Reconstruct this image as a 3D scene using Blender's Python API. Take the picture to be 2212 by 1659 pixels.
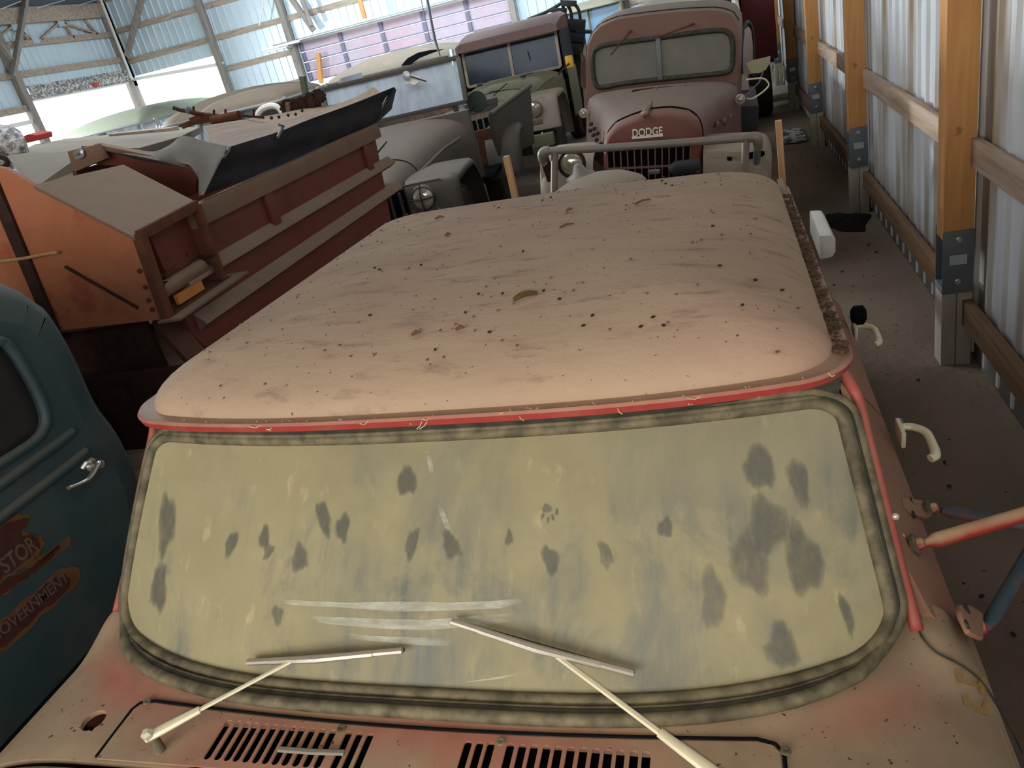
import bpy, bmesh, math, random
from mathutils import Vector, Matrix
random.seed(7)
for _o in list(bpy.data.objects): bpy.data.objects.remove(_o)
SC = bpy.context.scene; COL = SC.collection
rad = math.radians; sin = math.sin; cos = math.cos; pi = math.pi

# ------------------------------------------------------------------ camera
CAMH = 2.3; FPX = 1664.0653
RT = Vector((0.95144293, 0.21956314, -0.21575075)); UP = Vector((0.09439872, 0.45900375, 0.88340503)); FW = Vector((-0.29299358, 0.86087606, -0.41598939))
cam = bpy.data.objects.new('camera', bpy.data.cameras.new('camera')); COL.objects.link(cam)
cam.data.sensor_width = 36; cam.data.sensor_fit = 'HORIZONTAL'; cam.data.lens = FPX/2212*36
cam.data.clip_start = .02; cam.data.clip_end = 300
cam.matrix_world = Matrix((( RT.x, UP.x, -FW.x, 0), (RT.y, UP.y, -FW.y, 0), (RT.z, UP.z, -FW.z, CAMH), (0, 0, 0, 1)))
SC.camera = cam

# ------------------------------------------------------------------ world, lamps, exposure
w = bpy.data.worlds.new('world'); SC.world = w; w.use_nodes = True
bg = w.node_tree.nodes['Background']; bg.inputs[0].default_value = (.80, .92, 1, 1); bg.inputs[1].default_value = 3.6
SC.view_settings.view_transform = 'Standard'; SC.view_settings.look = 'None'
SC.view_settings.gamma = 1; SC.view_settings.use_curve_mapping = False
SC.view_settings.exposure = 0.0
def area(name, loc, target, sx, sy, power, col):
    l = bpy.data.lights.new(name, 'AREA'); l.shape = 'RECTANGLE'; l.size = sx; l.size_y = sy; l.energy = power; l.color = col
    o = bpy.data.objects.new(name, l); COL.objects.link(o); o.location = loc
    o.rotation_euler = (Vector(target)-Vector(loc)).to_track_quat('-Z', 'Y').to_euler(); return o
area('doorway_daylight', (-15.6, 11.5, 3.0), (1.2, 7, 1.4), 1.3, 1.0, 2300, (.86, .94, 1))       # open side door, left, out of frame
area('back_fill_lamp', (-6, 15.5, 5.4), (-6.5, 19.5, 2.4), 9, 2.0, 880, (.72, .88, 1))               # fill lamp added under the closed roof to brighten the back wall
area('mid_fill_lamp', (-5, 7.5, 5.4), (-4, 8.5, 0), 6, 4, 300, (.85, .92, 1))  # second overhead fill lamp, added for the middle of the shed
area('front_fill_lamp', (-2.6, -3.4, 2.8), (-1.4, 3, 1.0), 4.2, 2.2, 235, (1, .93, .82))              # fill lamp added behind the camera, the front wall has no door
l = bpy.data.lights.new('phone_torch', 'SPOT'); l.energy = 30; l.color = (1, .86, .66); l.spot_size = rad(88); l.spot_blend = .9; l.shadow_soft_size = .02
torch = bpy.data.objects.new('phone_torch', l); COL.objects.link(torch); torch.location = (-.05, -.03, 2.27)
torch.rotation_euler = (Vector((-.62, 1.35, 1.45))-torch.location).to_track_quat('-Z', 'Y').to_euler()

# ------------------------------------------------------------------ helpers
def at(u, v, ax, val, fr=None):
    """point where the sight line through a photo pixel meets the plane x, y or z = val (of a vehicle frame when given)"""
    a = (u-1106)/FPX; b = (829.5-v)/FPX
    d = FW + a*RT + b*UP; o = Vector((0, 0, CAMH))
    if fr is not None:
        mi = fr.inverted(); d = mi.to_3x3() @ d; o = mi @ o
    return o + d*((val-o[ax])/d[ax])
def frame(x, y, z=0, yaw=0, roll=0):
    return Matrix.Translation((x, y, z)) @ Matrix.Rotation(rad(yaw), 4, 'Z') @ Matrix.Rotation(rad(-roll), 4, 'Y')
def tag(o, label=None, cat=None, group=None, kind=None):
    if label: o['label'] = label
    if cat: o['category'] = cat
    if group: o['group'] = group
    if kind: o['kind'] = kind
    return o
def thing(name, label, cat, fr=None, group=None):
    o = bpy.data.objects.new(name, None); COL.objects.link(o); o.empty_display_size = .1
    o.matrix_world = fr if fr is not None else Matrix.Identity(4)
    return tag(o, label, cat, group)
def V(*a): return Vector(a)
class MB:
    def __init__(s): s.v = []; s.f = []; s.uv = None
    def add(s, vs, fs):
        n = len(s.v); s.v += [tuple(p) for p in vs]; s.f += [tuple(i+n for i in f) for f in fs]; return s
    def box(s, c, d, R=None):
        x, y, z = [k/2 for k in d]
        vs = [Vector(p) for p in ((-x,-y,-z),(x,-y,-z),(x,y,-z),(-x,y,-z),(-x,-y,z),(x,-y,z),(x,y,z),(-x,y,z))]
        if R is not None: vs = [R @ p for p in vs]
        return s.add([p+Vector(c) for p in vs], [(0,3,2,1),(4,5,6,7),(0,1,5,4),(1,2,6,5),(2,3,7,6),(3,0,4,7)])
    def bb(s, x0, x1, y0, y1, z0, z1): return s.box(((x0+x1)/2,(y0+y1)/2,(z0+z1)/2), (x1-x0,y1-y0,z1-z0))
    def beam(s, p, q, w, h, up=(0,0,1)):
        p = Vector(p); q = Vector(q); d = (q-p); L = d.length; d.normalize()
        x = Vector(up).cross(d)
        if x.length < 1e-4: x = Vector((1,0,0)).cross(d)
        x.normalize(); z = d.cross(x)
        return s.box((p+q)/2, (w, L, h), Matrix((x, d, z)).transposed())
    def prism(s, poly, vec):
        n = len(poly); vec = Vector(vec); a = [Vector(p) for p in poly]; b = [p+vec for p in a]
        return s.add(a+b, [tuple(range(n))[::-1], tuple(range(n, 2*n))]+[(i,(i+1)%n,(i+1)%n+n,i+n) for i in range(n)])
    def tube(s, pts, r, n=8, closed=False, flat=None):
        pts = [Vector(p) for p in pts]; m = len(pts); rings = []; prev = None
        for i, p in enumerate(pts):
            if closed: t = pts[(i+1)%m]-pts[i-1]
            else: t = pts[min(i+1,m-1)]-pts[max(i-1,0)]
            t.normalize()
            if prev is None:
                a = Vector((0,0,1)) if abs(t.z) < .9 else Vector((1,0,0))
                x = a.cross(t).normalized()
            else:
                x = prev-t*prev.dot(t); x.normalize()
            prev = x; y = t.cross(x); rr = r[i] if isinstance(r, (list, tuple)) else r
            rings.append([p+rr*(cos(2*pi*k/n)*x+(flat or 1)*sin(2*pi*k/n)*y) for k in range(n)])
        vs = [q for g in rings for q in g]; fs = []
        for i in range(m if closed else m-1):
            j = (i+1)%m
            fs += [(i*n+k, i*n+(k+1)%n, j*n+(k+1)%n, j*n+k) for k in range(n)]
        if not closed: fs += [tuple(range(n))[::-1], tuple(range((m-1)*n, m*n))]
        return s.add(vs, fs)
    def loft(s, secs, cap=True, closed=True):
        n = len(secs[0]); vs = [q for g in secs for q in g]; fs = []
        for i in range(len(secs)-1):
            for k in range(n if closed else n-1):
                fs.append((i*n+k, i*n+(k+1)%n, (i+1)*n+(k+1)%n, (i+1)*n+k))
        if cap and closed: fs += [tuple(range(n))[::-1], tuple(range((len(secs)-1)*n, len(secs)*n))]
        return s.add(vs, fs)
    def sheet(s, rows, th=0, vec=None):
        """grid of points; with th a solid plate, offset along vec"""
        if not th: return s.loft(rows, closed=False)
        vec = Vector(vec)*th
        b = [[Vector(p)+vec for p in r] for r in rows]
        n = len(rows[0]); m = len(rows); a = [p for r in rows for p in r]; bb = [p for r in b for p in r]; N = n*m
        fs = []
        for i in range(m-1):
            for k in range(n-1):
                q = (i*n+k, i*n+k+1, (i+1)*n+k+1, (i+1)*n+k); fs.append(q); fs.append(tuple(x+N for x in q[::-1]))
        for k in range(n-1):
            fs.append((k+1, k, k+N, k+1+N)); e = (m-1)*n; fs.append((e+k, e+k+1, e+k+1+N, e+k+N))
        for i in range(m-1):
            fs.append((i*n, (i+1)*n, (i+1)*n+N, i*n+N)); e = n-1; fs.append(((i+1)*n+e, i*n+e, i*n+e+N, (i+1)*n+e+N))
        return s.add(a+bb, fs)
    def lathe(s, prof, c, ax, n=20):
        """prof = [(radius, along)], closed at both ends"""
        c = Vector(c); ax = Vector(ax).normalized(); x = ax.orthogonal().normalized(); y = ax.cross(x)
        secs = [[c+ax*h+r*(cos(2*pi*k/n)*x+sin(2*pi*k/n)*y) for k in range(n)] for r, h in prof]
        return s.loft(secs)
    def ball(s, c, r, n=10, sc=(1,1,1)):
        secs = []
        for i in range(1, n):
            a = pi*i/n; secs.append([Vector(c)+Vector((r*sc[0]*sin(a)*cos(2*pi*k/n), r*sc[1]*sin(a)*sin(2*pi*k/n), -r*sc[2]*cos(a))) for k in range(n)])
        return s.loft(secs)
    def ring(s, outline, fn, ts):
        """surface filling an outline: fn(a,b,t) maps the outline scaled by t"""
        n = len(outline); vs = [fn(0,0,0)]
        for t in ts: vs += [fn(a*t, b*t, t) for a, b in outline]
        fs = [(0, 1+k, 1+(k+1)%n) for k in range(n)]
        for i in range(len(ts)-1): fs += [(1+i*n+k, 1+(i+1)*n+k, 1+(i+1)*n+(k+1)%n, 1+i*n+(k+1)%n) for k in range(n)]
        return s.add(vs, fs)
    def build(s, name, mat, parent=None, bevel=0, ang=38, label=None, cat=None, group=None, kind=None):
        me = bpy.data.meshes.new(name); me.from_pydata(s.v, [], s.f); me.update()
        bm = bmesh.new(); bm.from_mesh(me); bmesh.ops.recalc_face_normals(bm, faces=bm.faces)
        if bevel:
            es = [e for e in bm.edges if len(e.link_faces) == 2 and e.calc_face_angle(0) > .6]
            bmesh.ops.bevel(bm, geom=es, offset=bevel, segments=2, profile=.6, affect='EDGES', clamp_overlap=True)
        for f in bm.faces: f.smooth = True
        bm.to_mesh(me); bm.free(); me.set_sharp_from_angle(angle=rad(ang))
        me.materials.append(mat)
        o = bpy.data.objects.new(name, me); COL.objects.link(o); o.parent = parent
        return tag(o, label, cat, group, kind)
def share(o, name, parent, mat_world=None, loc=None, rot=None, sc=None):
    c = bpy.data.objects.new(name, o.data); COL.objects.link(c); c.parent = parent
    if loc is not None: c.location = loc
    if rot is not None: c.rotation_euler = rot
    if sc is not None: c.scale = sc
    return c
def dup(o, parent=None, loc=None, rot=None):
    c = o.copy(); COL.objects.link(c); c.parent = parent
    if loc is not None: c.location = loc
    if rot is not None: c.rotation_euler = rot
    for ch in o.children: dup(ch, c)
    return c
def rrect(hx, hy, r, n=6):
    pts = []
    for cx, cy, a0 in ((hx-r, hy-r, 0), (-hx+r, hy-r, pi/2), (-hx+r, -hy+r, pi), (hx-r, -hy+r, 3*pi/2)):
        for k in range(n+1):
            a = a0+pi/2*k/n; pts.append((cx+r*cos(a), cy+r*sin(a)))
    return pts
def dense(pts, step):
    out = []
    for i, p in enumerate(pts):
        q = pts[(i+1)%len(pts)]; L = math.dist(p, q); m = max(1, int(L/step))
        for k in range(m): out.append((p[0]+(q[0]-p[0])*k/m, p[1]+(q[1]-p[1])*k/m))
    return out
def spline(pts, n=6, closed=False):
    pts = [Vector(p) for p in pts]; out = []; m = len(pts)
    for i in range(m if closed else m-1):
        if closed: p0, p1, p2, p3 = pts[i-1], pts[i], pts[(i+1)%m], pts[(i+2)%m]
        else: p0, p1, p2, p3 = pts[max(i-1,0)], pts[i], pts[i+1], pts[min(i+2,m-1)]
        for k in range(n):
            t = k/n; out.append(.5*((2*p1)+(p2-p0)*t+(2*p0-5*p1+4*p2-p3)*t*t+(3*p1-p0-3*p2+p3)*t**3))
    if not closed: out.append(pts[-1])
    return out
def hull_text(txt, size, depth, name, mat, parent, M, bold=0, label=None):
    cu = bpy.data.curves.new(name, 'FONT'); cu.body = txt; cu.size = size; cu.extrude = depth; cu.offset = bold; cu.align_x = 'CENTER'; cu.align_y = 'CENTER'
    t = bpy.data.objects.new(name, cu); COL.objects.link(t)
    me = bpy.data.meshes.new_from_object(t.evaluated_get(bpy.context.evaluated_depsgraph_get()))
    bpy.data.objects.remove(t); me.materials.clear(); me.materials.append(mat)
    o = bpy.data.objects.new(name, me); COL.objects.link(o); o.parent = parent; o.matrix_local = M
    if label: o['label'] = label
    return o
def cut(o, mb):
    me = bpy.data.meshes.new('cutter'); me.from_pydata(mb.v, [], mb.f)
    bm = bmesh.new(); bm.from_mesh(me); bmesh.ops.recalc_face_normals(bm, faces=bm.faces); bm.to_mesh(me); bm.free()
    c = bpy.data.objects.new('cutter', me); COL.objects.link(c); c.matrix_world = o.matrix_world.copy()
    bpy.context.view_layer.update(); c.matrix_world = o.matrix_world.copy()
    md = o.modifiers.new('b', 'BOOLEAN'); md.operation = 'DIFFERENCE'; md.object = c; md.solver = 'EXACT'; md.use_self = True
    bpy.context.view_layer.update()
    nm = bpy.data.meshes.new_from_object(o.evaluated_get(bpy.context.evaluated_depsgraph_get()))
    o.modifiers.clear(); o.data = nm; bpy.data.objects.remove(c); nm.set_sharp_from_angle(angle=rad(38))

# ------------------------------------------------------------------ materials
def srgb(r, g, b):
    f = lambda c: (c/255/12.92 if c/255 <= .04045 else ((c/255+.055)/1.055)**2.4)
    return (f(r), f(g), f(b), 1)
class NT:
    def __init__(s, name):
        s.m = bpy.data.materials.new(name); s.m.use_nodes = True; s.t = s.m.node_tree; s.n = s.t.nodes; s.l = s.t.links
        s.b = s.n['Principled BSDF']; s.tc = s.n.new('ShaderNodeTexCoord'); s.out = s.n['Material Output']
    def lk(s, a, b): s.l.new(a, b)
    def noise(s, scale, detail=4, rough=.55, vec=None, stretch=None, dist=0):
        x = s.n.new('ShaderNodeTexNoise'); x.inputs['Scale'].default_value = scale; x.inputs['Detail'].default_value = detail; x.inputs['Roughness'].default_value = rough; x.inputs['Distortion'].default_value = dist
        v = vec or s.tc.outputs['Object']
        if stretch:
            mp = s.n.new('ShaderNodeMapping'); mp.inputs['Scale'].default_value = stretch; s.lk(v, mp.inputs[0]); v = mp.outputs[0]
        s.lk(v, x.inputs['Vector']); return x.outputs['Fac']
    def ramp(s, fac, p0, p1, c0=(0,0,0,1), c1=(1,1,1,1)):
        r = s.n.new('ShaderNodeValToRGB'); e = r.color_ramp.elements; e[0].position = p0; e[1].position = p1; e[0].color = c0; e[1].color = c1
        s.lk(fac, r.inputs[0]); return r.outputs[0]
    def math(s, op, a, b=0, clamp=False):
        x = s.n.new('ShaderNodeMath'); x.operation = op; x.use_clamp = clamp
        for i, k in enumerate((a, b)):
            if isinstance(k, (int, float)): x.inputs[i].default_value = k
            else: s.lk(k, x.inputs[i])
        return x.outputs[0]
    def mix(s, fac, a, b, mode='MIX'):
        x = s.n.new('ShaderNodeMix'); x.data_type = 'RGBA'; x.blend_type = mode
        for i, k in ((0, fac), (6, a), (7, b)):
            if isinstance(k, (int, float)): x.inputs[i].default_value = k
            elif isinstance(k, tuple): x.inputs[i].default_value = k
            else: s.lk(k, x.inputs[i])
        return x.outputs[2]
    def up(s):
        g = s.n.new('ShaderNodeNewGeometry'); sp = s.n.new('ShaderNodeSeparateXYZ'); s.lk(g.outputs['Normal'], sp.inputs[0]); return sp.outputs[2]
    def bump(s, h, st, d=.01):
        b = s.n.new('ShaderNodeBump'); b.inputs['Strength'].default_value = st; b.inputs['Distance'].default_value = d; s.lk(h, b.inputs['Height']); s.lk(b.outputs[0], s.b.inputs['Normal'])
    def col(s, c):
        if isinstance(c, tuple): s.b.inputs['Base Color'].default_value = c
        else: s.lk(c, s.b.inputs['Base Color'])
    def rough(s, r):
        if isinstance(r, (int, float)): s.b.inputs['Roughness'].default_value = r
        else: s.lk(r, s.b.inputs['Roughness'])
def plain(name, c, r=.6, metal=0, var=.12, scale=9, spec=.4, bump=0):
    t = NT(name); n = t.noise(scale, 5)
    d = tuple(k*(1-var*2.2) for k in c[:3])+(1,); t.col(t.mix(n, d, tuple(min(1, k*(1+var)) for k in c[:3])+(1,)))
    t.rough(r); t.b.inputs['Metallic'].default_value = metal; t.b.inputs['Specular IOR Level'].default_value = spec
    if bump: t.bump(t.noise(scale*6, 4), bump, .004)
    return t.m
DUST = srgb(172, 150, 124)
def dusty(name, base, dust=DUST, up_amt=.75, off=.1, noise_amt=.5, scale=4, rough=.75, var=.25, spec=.3, specks=False, stretch=None, bump=.08, wear=None):
    """paint under settled dust: thick where the surface faces up, patchy by noise"""
    t = NT(name); u = t.up(); n = t.noise(scale, 6, .6, stretch=stretch)
    f = t.math('ADD', t.math('MULTIPLY', t.math('MAXIMUM', u, 0), up_amt), off)
    f = t.math('ADD', f, t.math('MULTIPLY', t.math('SUBTRACT', n, .5), noise_amt*2), True)
    n2 = t.noise(scale*5, 5); dk = tuple(k*(1-var*1.5) for k in base[:3])+(1,)
    b = t.mix(n2, dk, base)
    if wear: b = t.mix(t.ramp(t.noise(scale*1.7, 6, .65), .56, .64), b, wear)
    n3 = t.noise(scale*2.3, 6, .65); dd = t.mix(n3, tuple(k*.78 for k in dust[:3])+(1,), tuple(min(1, k*1.14) for k in dust[:3])+(1,))
    c = t.mix(f, b, dd)
    if specks: c = t.mix(t.ramp(t.noise(95, 2, .5), .70, .74), c, srgb(84, 66, 50))
    t.col(c); t.rough(rough); t.b.inputs['Specular IOR Level'].default_value = spec
    if bump: t.bump(t.math('ADD', t.noise(60, 5), t.math('MULTIPLY', n3, .6)), bump, .004)
    return t.m

M = {}
M['siding'] = plain('white_siding', srgb(206, 210, 214), .42, 0, .06, 3, .5)
M['siding_back'] = plain('galvanised_siding', srgb(196, 208, 214), .38, .25, .08, 1.6, .5)
def stained():
    t = NT('stained_siding'); n = t.noise(2.2, 5, .6, stretch=(1, 1, .12)); z = t.n.new('ShaderNodeSeparateXYZ'); t.lk(t.tc.outputs['Object'], z.inputs[0])
    c = t.mix(t.ramp(n, .5, .68), srgb(206, 208, 210), srgb(150, 132, 108)); low = t.ramp(z.outputs[2], .25, .6, (1,1,1,1), (0,0,0,1)); low = t.math('MULTIPLY', low, t.ramp(z.outputs[2], .2, .3))
    c = t.mix(t.math('MULTIPLY', low, t.noise(5, 5)), c, srgb(132, 118, 100)); t.col(c); t.rough(.4); return t.m
M['siding_right'] = stained()
def wood(name, c, c2, scale=3, st=(1, 1, .06), r=.72):
    t = NT(name); n = t.noise(scale*6, 6, .6, stretch=st, dist=.6); k = t.noise(scale*2.2, 3)
    cc = t.mix(t.ramp(n, .35, .7), c, c2); cc = t.mix(t.ramp(k, .68, .76), cc, tuple(x*.35 for x in c[:3])+(1,)); t.col(cc); t.rough(r); t.bump(n, .15, .004); return t.m
M['post'] = wood('orange_pine', srgb(208, 152, 92), srgb(182, 122, 66))
M['girt'] = wood('brown_board', srgb(184, 160, 138), srgb(146, 116, 92), st=(1, .06, 1))
M['skirt'] = wood('treated_board', srgb(128, 98, 68), srgb(94, 68, 44), st=(1, .06, 1))
M['grey_wood_x'] = wood('weathered_board', srgb(176, 158, 140), srgb(132, 114, 98), st=(.08, 1, 1))
M['grey_wood_z'] = wood('weathered_post', srgb(150, 140, 130), srgb(112, 102, 94), st=(1, 1, .08))
M['stake'] = wood('fresh_pine', srgb(196, 156, 112), srgb(168, 126, 84))
M['concrete'] = plain('concrete', srgb(168, 158, 140), .9, 0, .16, 7, .2, .3)
M['steel_grey'] = plain('grey_painted_steel', srgb(104, 108, 112), .55, .2, .1, 12)
M['grade'] = plain('soil_stained_board', srgb(104, 98, 92), .9, 0, .2, 6)
M['bolt'] = plain('zinc_bolt', srgb(176, 172, 160), .4, .7, .1)
def dirt():
    t = NT('dirt_floor'); n = t.noise(1.1, 8, .62); k = t.noise(14, 6, .65); p = t.noise(.35, 3)
    c = t.mix(n, srgb(116, 101, 86), srgb(164, 145, 124)); c = t.mix(t.ramp(k, .64, .76), c, srgb(84, 70, 58)); c = t.mix(t.ramp(p, .5, .7), c, srgb(108, 96, 84)); t.col(c); t.rough(.95); t.b.inputs['Specular IOR Level'].default_value = .1
    t.bump(t.math('ADD', n, t.math('MULTIPLY', k, .5)), .5, .05); return t.m
M['dirt'] = dirt()
M['gravel'] = plain('pale_gravel', srgb(214, 210, 200), .95, 0, .1, 3, .1)
M['dark_metal'] = plain('dark_roof_metal', srgb(96, 96, 100), .6, .2, .2, 2)
M['galv'] = plain('galvanised', srgb(190, 196, 200), .35, .6, .1, 6)
M['white'] = plain('white_enamel', srgb(226, 222, 212), .4, 0, .08, 6)
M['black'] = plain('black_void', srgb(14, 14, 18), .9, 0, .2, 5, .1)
M['foil'] = None

# ------------------------------------------------------------------ setting
fl = MB(); rows = []
for j in range(0, 61):
    y = -7+j*(28.2/60); r = []
    for i in range(0, 41):
        x = -16.4+i*(17.85/40); r.append((x, y, -.012-.012*sin(x*2.1+y)*cos(y*1.7-x)))
    rows.append(r)
fl.sheet(rows).build('floor', M['dirt'], kind='structure')
MB().bb(-60, 40, -40, 70, -.3, -.1).build('ground', M['gravel'], kind='structure')

# right wall: ribbed sheets, boards, posts
wr = tag(bpy.data.objects.new('wall_right', None), kind='structure'); COL.objects.link(wr)
def ribbed(length, height, pitch=.229, rib=.055, top=.03, dep=.02, minor=True):
    """a ribbed sheet in local x (along) / z, ribs standing out towards -y"""
    prof = [(0, 0)]; x = 0
    while x < length-.001:
        a = x+pitch/2
        if minor:
            for m in (.045, ): prof += [(x+m, 0), (x+m+.008, -.004), (x+m+.02, -.004), (x+m+.028, 0)]
        prof += [(a-rib/2, 0), (a-top/2, -dep), (a+top/2, -dep), (a+rib/2, 0)]
        x += pitch; prof.append((min(x, length), 0))
    m = MB(); m.sheet([[(px, py, 0) for px, py in prof], [(px, py, height) for px, py in prof]], .003, (0, 1, 0)); return m
sheet_w = .916
ms = ribbed(sheet_w, 5.7)
first = None
for k in range(26):
    y0 = -2.2+k*sheet_w
    if first is None: first = ms.build('siding_sheet', M['siding_right'], wr, ang=20); o = first
    else: o = share(first, 'siding_sheet', wr)
    o.rotation_euler = (0, 0, -pi/2); o.location = (1.272, y0+sheet_w, .02)
px0, px1 = 1.075, 1.222
posts = [4.47, 7.70, 10.92, 14.12, 17.30, 20.4]
for i, y in enumerate(posts):
    p = thing('wall_post', ['nearest orange wall post, on a grey bracket and concrete foot by the aisle', 'second orange wall post from the front, with a dark knot, on grey bracket', 'third orange wall post from the front, standing beside the white floor patch', 'fourth orange wall post from the front, half lit, on dark bracket', 'fifth wall post from the front, dark red-brown in shade', 'farthest wall post, at the back corner of the right wall'][i], 'post', Matrix.Translation((px0, y, 0)))
    b = MB()
    for k in range(3): b.bb(0, .147, .0+k*.046, .045+k*.046, .74, 4.75)
    b.build('laminated_timber', M['post'], p, bevel=.002)
    br = MB(); br.bb(-.004, .150, -.010, -.002, .43, .79); br.bb(-.004, .150, .139, .147, .43, .79); br.bb(-.004, .150, -.002, .139, .43, .47); g = br.build('steel_bracket', M['steel_grey'], p, bevel=.002)
    for z in (.74, .50): MB().lathe([(.018, 0), (.018, .006), (.010, .010), (.010, .018), (0.002, .019)], (.073, -.010, z), (0, -1, 0), 10).build('bolt', M['bolt'], g)
    MB().bb(.03, .115, -.0125, -.0105, .60, .655).build('sticker', M['galv'], g)
    fo = MB(); fo.bb(-.003, .070, -.004, .142, -.1, .43); fo.bb(.074, .150, -.004, .142, -.1, .43); fo.build('concrete_foot', M['concrete'], p, bevel=.004)
bays = [-1.9, 1.24]+posts
for i in range(len(bays)-1):
    y0 = bays[i]+.14; y1 = bays[i+1]-.003
    MB().bb(1.195, 1.235, y0, y1, 1.125, 1.27).build('girt', M['girt'], wr, bevel=.003)
    MB().bb(1.195, 1.235, y0, y1, 2.15, 2.29).build('girt', M['girt'], wr, bevel=.003)
    MB().bb(1.195, 1.235, y0, y1, 3.2, 3.34).build('girt', M['girt'], wr, bevel=.003)
    MB().bb(1.175, 1.225, y0, y1, .24, .385).build('skirt_board', M['skirt'], wr, bevel=.003)
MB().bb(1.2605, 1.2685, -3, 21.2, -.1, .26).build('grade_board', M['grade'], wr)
# back wall
wb = tag(bpy.data.objects.new('wall_back', None), kind='structure'); COL.objects.link(wb)
YB = 21.0
def back_sheets(x0, x1, z0, z1, par=wb, y=YB+.06):
    x = x0
    while x < x1-.01:
        L = min(.916, x1-x); m = ribbed(L, z1-z0, minor=False)
        o = m.build('siding_sheet', M['siding_back'], par, ang=20); o.location = (x, y, z0); x += L
back_sheets(-16.3, -13.25, 3.25, 7.0); back_sheets(-13.25, -10.9, 0, 7.0); back_sheets(-10.9, -4.75, 3.05, 7.0); back_sheets(-4.75, 1.3, 0, 5.9)
for z in (2.10, 2.86, 3.67, 4.47, 5.3):
    for x0, x1 in ((-16.25, -13.35), (-13.15, -10.9), (-10.9, -7.5), (-7.5, -4.75), (-4.75, -2.0), (-2.0, 1.05)):
        if z < 3 and (x1 < -13.2 or (x0 > -10.95 and x1 < -4.7)): continue
        if x0 > -8 and z > 5: continue
        MB().bb(x0, x1, YB-.0, YB+.04, z-.07, z+.07).build('girt', M['grey_wood_x'], wb, bevel=.004)
for x in (-13.28, -10.95, -4.75, -2.0):
    MB().bb(x-.08, x+.08, YB-.14, YB+.04, -.1, 5.6).build('post', M['grey_wood_z'], wb, bevel=.004)
MB().bb(-16.42, -16.2, YB-.2, YB+.03, -.1, 6).build('post', M['grey_wood_z'], wb, bevel=.004)
h = MB().beam((-16.3, YB-.03, 3.19), (-13.2, YB-.03, 3.0), .10, .09).build('header', M['white'], wb)
# braces and rods at the back
def pole(name, p, q, wdt, mat, label, cat='brace', grp=None):
    return MB().beam(p, q, wdt, wdt*.55, (0, 1, 0)).build(name, M[mat], None, bevel=.003, label=label, cat=cat, group=grp)
pole('brace', at(274, 122, 1, YB-.25), at(308, -12, 1, YB-.25), .15, 'grey_wood_z', 'grey wooden knee brace leaning right from the back corner post')
pole('brace', at(678, 66, 1, YB-.2), at(626, -8, 1, YB-.2), .14, 'grey_wood_z', 'grey wooden brace above the left end of the overhead door track')
pole('brace', at(673, 55, 1, YB-.35), at(648, -12, 1, YB-.35), .10, 'grey_wood_z', 'narrow dark brace just right of the grey brace over the door track')
pole('orange_strut', at(788, 40, 1, YB-.6), at(773, -15, 1, YB-.6), .11, 'post', 'short orange wooden strut hanging above the overhead door track', 'strut')
pole('conduit', at(286, 172, 1, YB-.5), at(214, -10, 1, YB-.5), .06, 'white', 'thin white pipe slanting down beside the back corner post', 'pipe')
MB().tube([at(560, 55, 1, YB-.3), at(566, 20, 1, YB-.3), at(568, -8, 1, YB-.3)], .02, 6).build('white_rope', M['white'], label='short white cord hanging in front of the back wall', cat='cord')
# left wall
wl = tag(bpy.data.objects.new('wall_left', None), kind='structure'); COL.objects.link(wl)
XL = -16.3
def left_sheets(y0, y1, z0, z1):
    y = y0
    while y < y1-.01:
        L = min(.916, y1-y); o = ribbed(L, z1-z0, minor=False).build('siding_sheet', M['siding_back'], wl, ang=20)
        o.rotation_euler = (0, 0, pi/2); o.location = (XL-.06, y, z0); y += L
left_sheets(-7, 17.0, 2.95, 6.2); left_sheets(17.0, 21.1, 3.45, 5.3); left_sheets(-7, 9.0, 0, 2.95); left_sheets(14.2, 16.7, 0, 1.6)
for y0, y1 in ((14.0, 16.8), (17.0, 21.0)):
    MB().bb(XL, XL+.05, y0, y1, 3.68, 3.82).build('girt', M['grey_wood_x'], wl, bevel=.004)
MB().bb(XL, XL+.05, 14.0, 16.8, 2.90, 3.06).build('girt', M['grey_wood_x'], wl, bevel=.004)
for y in (16.9, 12.9, 9.0): MB().bb(XL-.05, XL+.12, y-.09, y+.09, -.1, 6).build('post', M['grey_wood_z'], wl, bevel=.004)
MB().bb(XL-.02, XL+.04, 16.9, 20.9, 3.10, 3.19).build('header', M['white'], wl)
MB().bb(XL-.02, XL+.04, 14.0, 16.9, 2.62, 2.72).build('header', M['white'], wl)
MB().bb(XL-.3, XL-.1, 13.4, 16.2, -.1, 2.55).build('panel_board', M['white'], wl)
# rolled-up mottled curtain over the opening
def mottled():
    t = NT('mottled_curtain'); n = t.noise(16, 3, .7); t.col(t.mix(t.ramp(n, .42, .62), srgb(96, 88, 84), srgb(206, 202, 200))); t.rough(.5); t.bump(n, .8, .03); return t.m
M['foil'] = mottled()
m = MB(); rows = []
random.seed(3)
for j in range(9):
    rows.append([(XL+.06+.03*random.random()-.02*sin(j), 17.05+k*.19, 3.14+j*.04+.01*random.random()) for k in range(21)])
m.sheet(rows, .03, (1, 0, 0)).build('gathered_curtain', M['foil'], label='mottled grey plastic curtain gathered above the bright opening', cat='curtain')
MB().bb(XL+.085, XL+.14, 19.25, 19.45, 3.18, 3.27).build('red_rag', plain('red_rag', srgb(200, 70, 50), .8), label='small red scrap caught on the mottled curtain', cat='rag')
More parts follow.
